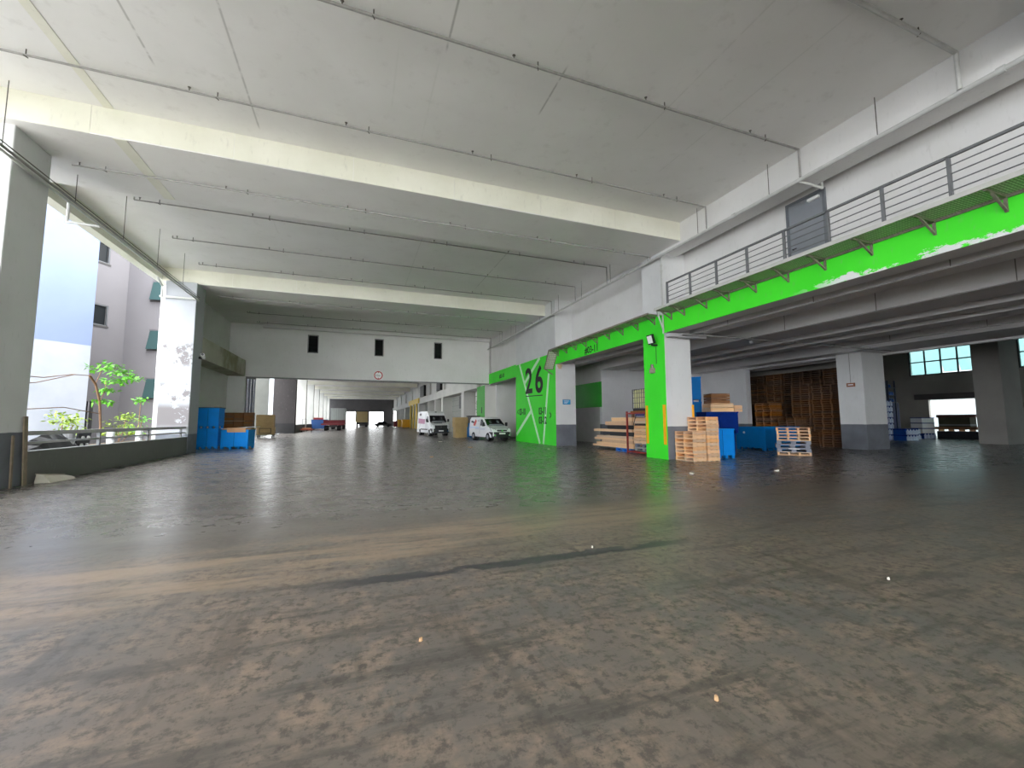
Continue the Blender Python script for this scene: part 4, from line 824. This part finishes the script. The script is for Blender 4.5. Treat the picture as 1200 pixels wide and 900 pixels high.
for i in range(6): pallet(PC[i % 2], (12.95, 16.2, z), math.pi/2*0, '%s pine pallet in the red rack' % ('lowest', 'second', 'third', 'fourth', 'fifth', 'top')[i], 'pine pallets in the red rack'); z += .14
tag(obj('dark_sheet', MB().box(12.45, 13.45, 15.6, 16.8, z, z+.1), BLACK), 'dark flat sheet on the pallets in the red rack', 'sheet'); 
for i, w_ in enumerate((.1, .13)): tag(obj('plank_bundle', MB().box(12.4, 13.5, 15.6, 16.85, z+.1+.13*i, z+.1+.13*i+.12), WOODO if i else WOOD), '%s flat plank bundle above the dark sheet in the red rack' % ('lower', 'upper')[i], 'planks')
# long timbers left of the rack
plastic((13.1, 18.0, 0), math.pi/2, 'bright blue plastic pallet under the long timbers', mat('bright blue plastic', (20, 110, 200), .5, .1, 5))
zz = .17; rowspec = [(17.15, 20.9, 3, .11), (17.15, 20.5, 3, .13), (17.15, 19.95, 3, .12), (17.15, 20.7, 3, .12), (17.15, 20.45, 3, .12), (17.15, 19.2, 2, .2), (17.15, 20.75, 3, .14), (17.15, 19.4, 2, .2), (17.15, 19.6, 3, .2), (17.15, 19.0, 3, .2)]
for i, (ya, yb, n, hh) in enumerate(rowspec):
    for k in range(n):
        x = 12.62+.36*k; dark = i in (5, 7)
        tag(obj('timber', MB().box(x, x+.33, ya+random.uniform(0, .1), yb-random.uniform(0, .25)*(k > 0), zz, zz+hh-.008), BLACK if dark else random.choice((WOOD, WOODO))), '%s timber in the %s layer of the long pile left of the rack' % (('front', 'middle', 'rear')[k], nth(i+1)), 'timber', 'long timbers left of the red rack')
    zz += hh
# caged liquid tank
tk = empty('tank_stand', (14.5, 18.4, 0)); tag(tk, 'plain timber stand under the caged tank', 'stand')
obj('top', MB().box(-.65, .65, -.65, .65, 1.95, 2.05), WOODD, tk)
for x in (-.55, .55):
    for y in (-.55, .55): obj('leg', MB().box(x-.06, x+.06, y-.06, y+.06, 0, 1.95), WOODD, tk)
ib = empty('caged_tank', (14.5, 18.4, 2.05)); tag(ib, 'yellowish liquid tank in a wire cage above the timber pile', 'tank')
obj('bottle', MB().box(-.5, .5, -.55, .55, .14, 1.12), mat('cloudy yellow plastic', (226, 222, 166), .5, .1, 2), ib, bevel=.06, seg=3); obj('cap', MB().cyl((0, 0, 1.12), (0, 0, 1.18), .12, 12), BLACK, ib); obj('base', MB().box(-.52, .52, -.58, .58, 0, .12), BLACK, ib)
for s in (-1, 1):
    for k in range(7):
        y = -.57+.19*k; obj('cage_bar', MB().box(s*.53-.012, s*.53+.012, y-.012, y+.012, .1, 1.16), STEEL, ib)
        x = -.53+.177*k; obj('cage_bar', MB().box(x-.012, x+.012, s*.58-.012, s*.58+.012, .1, 1.16), STEEL, ib)
    for z in (.14, .42, .7, .95, 1.14): obj('cage_ring', MB().box(s*.53-.012, s*.53+.012, -.58, .58, z-.012, z+.012), STEEL, ib); obj('cage_ring', MB().box(-.53, .53, s*.58-.012, s*.58+.012, z-.012, z+.012), STEEL, ib)

# ================================================================== pallet store: stacks of old pallets in the dark
def one_mesh_pallet(px, py, mt, h=.14, nb=5):
    m_ = MB()
    for i in range(nb): y = -py/2+py/nb*(i+.5); m_.box(-px/2, px/2, y-py/nb*.4, y+py/nb*.4, h-.025, h)
    for x in (-px/2+.05, 0, px/2-.05): m_.box(x-.05, x+.05, -py/2, py/2, .022, h-.025)
    for y in (-py/2+.06, 0, py/2-.06): m_.box(-px/2, px/2, y-.06, y+.06, 0, .022)
    me = m_.mesh('pallet'); fixn(me); me.materials.append(mt); return me
SM = [one_mesh_pallet(1.2, 1.0, plank_mat('store brown wood', (128, 92, 62), (88, 60, 40))), one_mesh_pallet(1.2, 1.0, plank_mat('amber old pine', (170, 114, 64), (126, 80, 44))), one_mesh_pallet(1.2, 1.0, plank_mat('dull dark wood', (94, 68, 47), (62, 44, 32)))]
stk = [(28.15, 16.05+1.32*i, 34, (2, 0, 2, 2, 0, 2, 2)[i], 'back row '+('right', 'second', 'third', 'fourth', 'fifth', 'sixth', 'left')[i]) for i in range(6)]
stk += [(27.05, 17.4, 26, 0, 'tall middle right'), (27.05, 18.7, 27, 0, 'tall middle left'), (25.95, 16.2, 7, 0, 'low front right'), (25.95, 17.5, 6, 0, 'low front middle'), (25.95, 18.9, 12, 0, 'front centre'), (25.95, 20.5, 19, 1, 'amber front left')]
for x, y, n, mi, dn in stk:
    for i in range(n):
        o = bpy.data.objects.new('pallet', SM[mi] if random.random() < .85 else SM[0]); COL.objects.link(o); o.location = (x+random.uniform(-.03, .03), y+random.uniform(-.03, .03), .14*i); o.rotation_euler = (0, 0, math.pi/2+random.uniform(-.02, .02))
        tag(o, '%s pallet from the floor in the %s stack of the dark store' % (nth(i+1), dn), 'pallet', '%s stack of the pallet store' % dn)

# ================================================================== far bay: crates, bottles, bench
CB = mat('blue bottle crate', (24, 84, 170), .5, .2, 5); CW = mat('pale bottle', (206, 218, 236), .4)
def bcrate(loc, label, group, mt=CB, nb=4, w_=.95):
    r = empty('bottle_crate', loc, math.radians(-15)); tag(r, label, 'crate', group); obj('shell', MB().box(-w_/2, w_/2, -.45, .45, 0, .42), mt, r); obj('lip', MB().box(-w_/2-.02, w_/2+.02, -.47, .47, .36, .42), NAVY, r)
    for k in range(nb): x = -w_/2+w_*(k+.5)/nb; obj('bottle', MB().cyl((x, -.52, .02), (x, -.52, .3), .085, 8).cyl((x, -.52, .3), (x, -.52, .4), .06, 8, .03), CW, r)
    return r
for i, (x, y, n) in enumerate(((38.0, 20.6, 7), (38.2, 19.25, 2), (39.5, 19.9, 2), (40.7, 20.3, 2))):
    for k in range(n): bcrate((x, y+.0, .5*k*.86), '%s blue bottle crate in the %s pile by the far bay column' % (('bottom', 'second', 'third', 'fourth', 'fifth', 'sixth', 'top')[k], ('rear tall', 'front low', 'middle', 'last')[i]), 'blue bottle crates in the far bay', CB, 4)
for k in range(4): bcrate((43.9, 20.9, .43*k), '%s pale crate in the single pile left of the loading opening' % ('bottom', 'second', 'third', 'top')[k], 'pale crates by the loading opening', mat('pale crate', (226, 228, 230), .5) if k else CB, 0 if k else 4, 1.1)
for k in range(5):
    r = empty('water_jug', (40.5+.3*(k % 2), 21.25, (2.99, 2.99, 3.54, 3.54, 4.14)[k])); tag(r, '%s blue water jug on the dark upright rack' % ('lower front', 'lower rear', 'middle front', 'middle rear', 'topmost')[k], 'jug', 'hanging blue jugs'); obj('jug', MB().cyl((0, 0, 0), (0, 0, .2), .13, 12).cyl((0, 0, .2), (0, 0, .27), .13, 12, .05), CB, r); obj('neck', MB().cyl((0, 0, .27), (0, 0, .3), .05, 8), CW, r)
jr = empty('jug_rack', (40.6, 21.6, 0)); tag(jr, 'dark upright rack behind the hanging jugs', 'rack'); obj('board', MB().box(-.5, .5, .1, .2, 0, 4.7), mat('dark navy steel', (30, 44, 70), .5), jr)
for z in (2.95, 3.5, 4.1): obj('shelf', MB().box(-.5, .5, -.55, .1, z, z+.04), MATS['dark navy steel'], jr)
for x in (-.45, .45): obj('upright', MB().box(x-.04, x+.04, -.5, -.42, 0, 4.7), MATS['dark navy steel'], jr)
tag(obj('navy_tarpaulin', MB().box(41.2, 43.8, 22.3, 23.2, 0, 3.0), mat('navy tarp', (20, 32, 84), .6, .4, 1.5), bevel=.06), 'tall load under a navy tarpaulin behind the crates', 'tarpaulin')
bn_ = empty('loading_bench', (45.2, 19.0, 0)); tag(bn_, 'long low timber bench in front of the loading opening', 'bench'); obj('top', MB().box(-.5, .5, -2.3, 2.3, .75, .95), WOODD, bn_)
for k in range(7): obj('slat', MB().box(-.55, -.5, -2.2+.62*k, -1.85+.62*k, .62, .75), WOODO, bn_)
obj('plinth', MB().box(-.45, .45, -1.6, 1.4, 0, .6), mat('dark plinth', (40, 42, 50), .6), bn_)
ld = empty('covered_load', (45.2, 19.3, .95)); tag(ld, 'dark covered load resting on the timber bench', 'load'); obj('crate', MB().box(-.45, .45, -.95, .95, 0, .75), mat('dark olive load', (70, 66, 48), .7, .3, 3), ld); obj('cover', MB().box(-.55, .55, -1.3, 1.05, .75, .98), mat('maroon cover', (92, 52, 48), .6, .2, 3), ld, bevel=.05); obj('band', MB().box(-.46, .46, -.96, .96, .1, .22), mat('grey band', (128, 132, 134), .6), ld)

# ================================================================== between and behind the vans
tag(obj('tall_carton', MB().box(8.75, 9.85, 39.0, 39.9, .0, .98), CARTON, bevel=.01), 'lower brown carton bale between the two vans', 'carton'); tag(obj('tall_carton', MB().box(8.7, 9.95, 38.95, 40.0, .98, 1.9), CARTON, bevel=.01), 'upper brown carton bale between the two vans', 'carton')
blue_box('blue box behind the small van', (10.75, 39.9, 0), 0, 1.0, 1.0, 1.35, BLUEP2, 'blue box by the vans'); gb = empty('grey_hopper', (10.75, 39.9, 1.35)); tag(gb, 'grey hopper with black rim standing on the blue box by the vans', 'hopper'); obj('body', MB().box(-.55, .5, -.45, .45, 0, .62), mat('hopper grey', (120, 118, 118), .6, .1, 3), gb); obj('rim', MB().box(-.6, .55, -.5, .5, .62, .7), BLACK, gb)
tag(obj('carton_pile', MB().box(13.2, 14.6, 33.2, 34.6, 0, 1.6).box(13.4, 14.2, 33.5, 34.4, 1.6, 1.95), CARTON, bevel=.01), 'brown carton load in the dark bay behind the small van', 'carton')
# ================================================================== far hall
tr_ = empty('flatbed_trailer', (-3.6, 76.5, 0)); tag(tr_, 'red flatbed trailer parked in the far hall', 'trailer'); MR = mat('maroon steel', (112, 26, 34), .5, .2, 3)
obj('bed', MB().box(-1.9, 1.7, 0, 6, .95, 1.2), MR, tr_); obj('chassis', MB().box(-.6, .6, .2, 5.8, .6, .95), BLACK, tr_); obj('headboard', MB().box(-1.9, 1.7, 5.9, 6.0, 1.2, 1.8), MR, tr_)
for x in (-1.4, .6):
    for y in (.8, 4.8): obj('wheel', MB().cyl((x, y, .42), (x+.5, y, .42), .42, 14), RUBBER, tr_)
ct = empty('container_truck', (-3.3, 88, 0)); tag(ct, 'truck with a pale ribbed container behind the red trailer', 'truck')
obj('container', MB().box(-1.35, 1.35, 0, 8, 1.2, 4.1), mat('pale ribbed container', (176, 180, 176), .6, .1, 2), ct)
for k in range(9): obj('rib', MB().box(-1.3+.32*k, -1.2+.32*k, -.05, 0, 1.25, 4.05), mat('rib grey', (150, 156, 152), .6), ct)
obj('chassis', MB().box(-1.2, 1.2, .2, 9, .8, 1.2), BLACK, ct)
for x in (-1.2, .75):
    for y in (1.2, 7): obj('wheel', MB().cyl((x, y, .5), (x+.45, y, .5), .5, 14), RUBBER, ct)
rc = empty('red_cage_load', (-7.0, 90, 0)); tag(rc, 'red cage stacked with orange goods beside the container truck', 'cage'); obj('lower', MB().box(-.9, .9, 0, 1.2, .2, 1.1), mat('orange goods', (226, 120, 90), .6, .4, 3), rc); obj('upper', MB().box(-.9, .9, 0, 1.2, 1.2, 2.2), mat('red goods', (210, 70, 66), .6, .4, 3), rc); obj('frame', MB().box(-.95, .95, -.05, 0, 1.08, 1.2).box(-.95, .95, -.05, 0, 2.2, 2.3), mat('pale red steel', (200, 120, 116), .5), rc)
for x in (-.8, .8): obj('wheel', MB().cyl((x-.05, .6, .1), (x+.05, .6, .1), .1, 10), RUBBER, rc)
bb = empty('wheeled_bin', (-6.2, 84.2, 0)); tag(bb, 'blue wheeled bin by the far hall columns', 'bin'); obj('tub', MB().add([(-1.2, -.6, .25), (1.0, -.6, .25), (1.0, .6, .25), (-1.2, .6, .25), (-1.4, -.7, 1.75), (1.3, -.7, 1.75), (1.3, .7, 1.75), (-1.4, .7, 1.75)], [(0, 3, 2, 1), (4, 5, 6, 7), (0, 1, 5, 4), (1, 2, 6, 5), (2, 3, 7, 6), (3, 0, 4, 7)]), mat('bin blue', (46, 88, 148), .5, .1, 3), bb); obj('lid', MB().box(-1.4, 1.35, -.72, .72, 1.75, 1.9), mat('bin lid blue', (36, 70, 124), .5), bb)
for x in (-.9, .8): obj('wheel', MB().cyl((x-.06, -.4, .13), (x+.06, -.4, .13), .13, 10), RUBBER, bb)
fp = empty('hand_trolley', (-6.75, 67.6, 0)); tag(fp, 'low wooden hand trolley with upright handle by the dark column', 'trolley'); obj('deck', MB().box(-.8, .9, -.5, .8, .3, .5), mat('reddish wood', (160, 84, 60), .7, .2, 4), fp); obj('goods', MB().box(-.5, .6, -.3, .6, .5, .62), CARTON2, fp); obj('handle', MB().tube([Vector((-.6, .75, .4)), Vector((-.6, .75, 1.9)), Vector((-.1, .75, 1.9)), Vector((-.1, .75, .4))], .03, 6), STEEL, fp)
for x in (-.6, .7): obj('wheel', MB().cyl((x-.05, 0, .15), (x+.05, 0, .15), .15, 10), RUBBER, fp)
tk2 = empty('box_truck', (1.4, 118, 0)); tag(tk2, 'tan box truck standing between the two far openings', 'truck'); obj('box', MB().box(-1.5, 1.5, 0, 5, 1.3, 4.2), mat('tan truck box', (176, 156, 108), .6, .1, 2), tk2); obj('cab', MB().box(-1.2, 1.2, 5.1, 6.9, .9, 2.9), mat('cab grey', (120, 120, 124), .5), tk2); obj('frame', MB().box(-1.6, 1.6, -.05, 0, 4.1, 4.4).box(-1.6, -1.45, -.05, 0, 1.2, 4.2).box(1.45, 1.6, -.05, 0, 1.2, 4.2), BLACK, tk2); obj('chassis', MB().box(-1.4, 1.4, .1, 6.8, .7, 1.3), BLACK, tk2)
for x in (-1.4, .9):
    for y in (1, 5.6): obj('wheel', MB().cyl((x, y, .5), (x+.5, y, .5), .5, 14), RUBBER, tk2)
dkv = empty('dark_car', (7.0, 122, 0)); tag(dkv, 'low dark car at the far end of the hall', 'car'); obj('body', MB().add([(-2.2, -.9, .3), (2.2, -.9, .3), (2.2, .9, .3), (-2.2, .9, .3), (-2.3, -.9, .95), (2.2, -.9, .9), (2.2, .9, .9), (-2.3, .9, .95)], [(0, 3, 2, 1), (4, 5, 6, 7), (0, 1, 5, 4), (1, 2, 6, 5), (2, 3, 7, 6), (3, 0, 4, 7)]), BLACK, dkv, bevel=.1); obj('cabin', MB().add([(-1.7, -.8, .92), (1.2, -.8, .9), (1.2, .8, .9), (-1.7, .8, .92), (-1.1, -.65, 1.5), (.5, -.65, 1.5), (.5, .65, 1.5), (-1.1, .65, 1.5)], [(0, 3, 2, 1), (4, 5, 6, 7), (0, 1, 5, 4), (1, 2, 6, 5), (2, 3, 7, 6), (3, 0, 4, 7)]), DARKG, dkv, bevel=.06)
for x in (-1.4, 1.4):
    for y in (-.92, .72): obj('wheel', MB().cyl((x, y, .33), (x, y+.2, .33), .33, 14), RUBBER, dkv)
# yellow bins and yellow door frames on the right of the far hall
YB = mat('yellow plastic', (226, 170, 30), .5, .12, 3)
for i, (x, y, s_, lb) in enumerate(((10.6, 98.5, 1.0, 'front yellow bin by the yellow door frames'), (10.3, 106, .95, 'rear yellow bin by the yellow door frames'))):
    r = empty('yellow_bin', (x, y, 0)); tag(r, lb, 'bin', 'yellow bins in the far hall'); obj('tub', MB().box(-.85*s_, .85*s_, -.6, .6, .15, 1.6), YB, r, bevel=.05); obj('lid', MB().box(-.95*s_, .95*s_, -.7, .7, 1.6, 1.95), YB, r, bevel=.05)
    for k in (-.6, .6): obj('wheel', MB().cyl((k-.05, -.4, .1), (k+.05, -.4, .1), .1, 10), RUBBER, r)
r = empty('red_bin', (9.8, 112, 0)); tag(r, 'dark red bin behind the yellow bins', 'bin'); obj('tub', MB().box(-.8, .8, -.6, .6, .15, 1.4), MR, r, bevel=.05); obj('lid', MB().box(-.85, .85, -.65, .65, 1.4, 1.6), MR, r)
for k in (-.6, .6): obj('wheel', MB().cyl((k-.05, -.4, .1), (k+.05, -.4, .1), .1, 10), RUBBER, r)
YF = mat('yellow door frame', (222, 190, 60), .55, .1, 2)
yf = empty('yellow_portal', (XR-.13, 92, 0)); tag(yf, 'yellow painted portal over the far hall loading doors', 'portal')
obj('lintel', MB().box(-.1, .1, -8, 8.6, 5.1, 6.1), YF, yf)
for y in (-4.6, 0.2, 5.2): obj('post', MB().box(-.1, .1, y-.55, y+.55, 0, 5.1), YF, yf)
GD = mat('grey roller door', (142, 144, 138), .6, .1, 3)
for i, (a, b, lb) in enumerate(((41.8, 47.3, 'first'), (49, 59.8, 'second'), (61.5, 65.8, 'third'), (67.2, 72.3, 'fourth'), (74, 84.8, 'fifth'), (87.0, 91.4, 'sixth'), (93, 96.4, 'seventh'), (99.2, 109.5, 'eighth'))):
    d = empty('door_%d' % (i+2), (12.95, (a+b)/2, 0)); tag(d, 'grey roller door in the far hall, %s after the cross wall' % lb, 'door', kind='structure'); L_ = (b-a)/2
    obj('shutter', MB().box(0, .05, -L_, L_, 0, 4.9), GD if i != 0 else WHITE, d)
    for k in range(6): obj('slat_line', MB().box(-.015, 0, -L_, L_, .6+.75*k, .66+.75*k), mat('roller slat', (118, 120, 116), .6), d)
for i, (y0_, y1_, z0_, z1_, lb) in enumerate(((44.5, 46.3, 2.4, 3.9, 'dark window panel behind the vans'), (52, 55, 3.2, 4.85, 'black ventilation unit on the far hall wall above the tall van'), (62, 65, 6.2, 7.6, 'dark louvre high on the far hall wall'), (78, 83, 6.2, 8.2, 'large dark louvre above the yellow portal'))):
    r = empty('louvre', (11.6 if z0_ > 6 else 12.9, (y0_+y1_)/2, z0_)); tag(r, lb, 'louvre', 'dark louvres of the far hall')
    hh = z1_-z0_; obj('back', MB().box(-.05, .35 if z0_ > 6 else .04, -(y1_-y0_)/2, (y1_-y0_)/2, 0, hh), BLACK, r)
    for k in range(5): obj('blade', MB().box(-.09, -.05, -(y1_-y0_)/2, (y1_-y0_)/2, hh*(k+.3)/5, hh*(k+.6)/5), mat('louvre grey', (64, 64, 66), .5), r)
# scraps on the floor
SCR = [mat('paper scrap', (226, 222, 210), .8), mat('tan scrap', (196, 160, 120), .8)]
for i, (x, y, lb) in enumerate(((5.9, 31.5, 'white paper scrap on the floor in front of the tall van'), (6.35, 24.2, 'tan scrap on the floor ahead of the small van'), (3.1, 18.4, 'tan scrap on the open floor left of centre'), (9.9, 21.0, 'white scrap on the floor before the number pier'), (2.75, 4.62, 'white scrap on the dark floor joint'), (.47, 3.15, 'tan scrap low in the foreground'), (1.92, 1.93, 'tan leaf scrap near the bottom of the floor'), (4.9, 2.7, 'tiny scrap on the right of the foreground'), (9.2, 9.8, 'white scrap before the green column'), (12.1, 9.4, 'pale scrap on the floor before the pallet stacks'))):
    s_ = .018 if y < 8 else .12 if y < 22 else .2
    q = [(s_*math.cos(a)*random.uniform(.6, 1.1), s_*math.sin(a)*random.uniform(.4, .8)) for a in (0, 1.1, 2.2, 3.3, 4.3, 5.3)]
    mb = MB().add([(u, v, .0) for u, v in q]+[(u*.8, v*.8, .02+s_*.12*random.random()) for u, v in q], [tuple(range(5, -1, -1)), tuple(range(6, 12))]+[(k, (k+1) % 6, 6+(k+1) % 6, 6+k) for k in range(6)])
    tag(obj('litter', mb, SCR[i in (1, 2, 5, 6)], None, (x, y, .001), random.uniform(0, 3)), lb, 'litter', 'scraps on the floor')
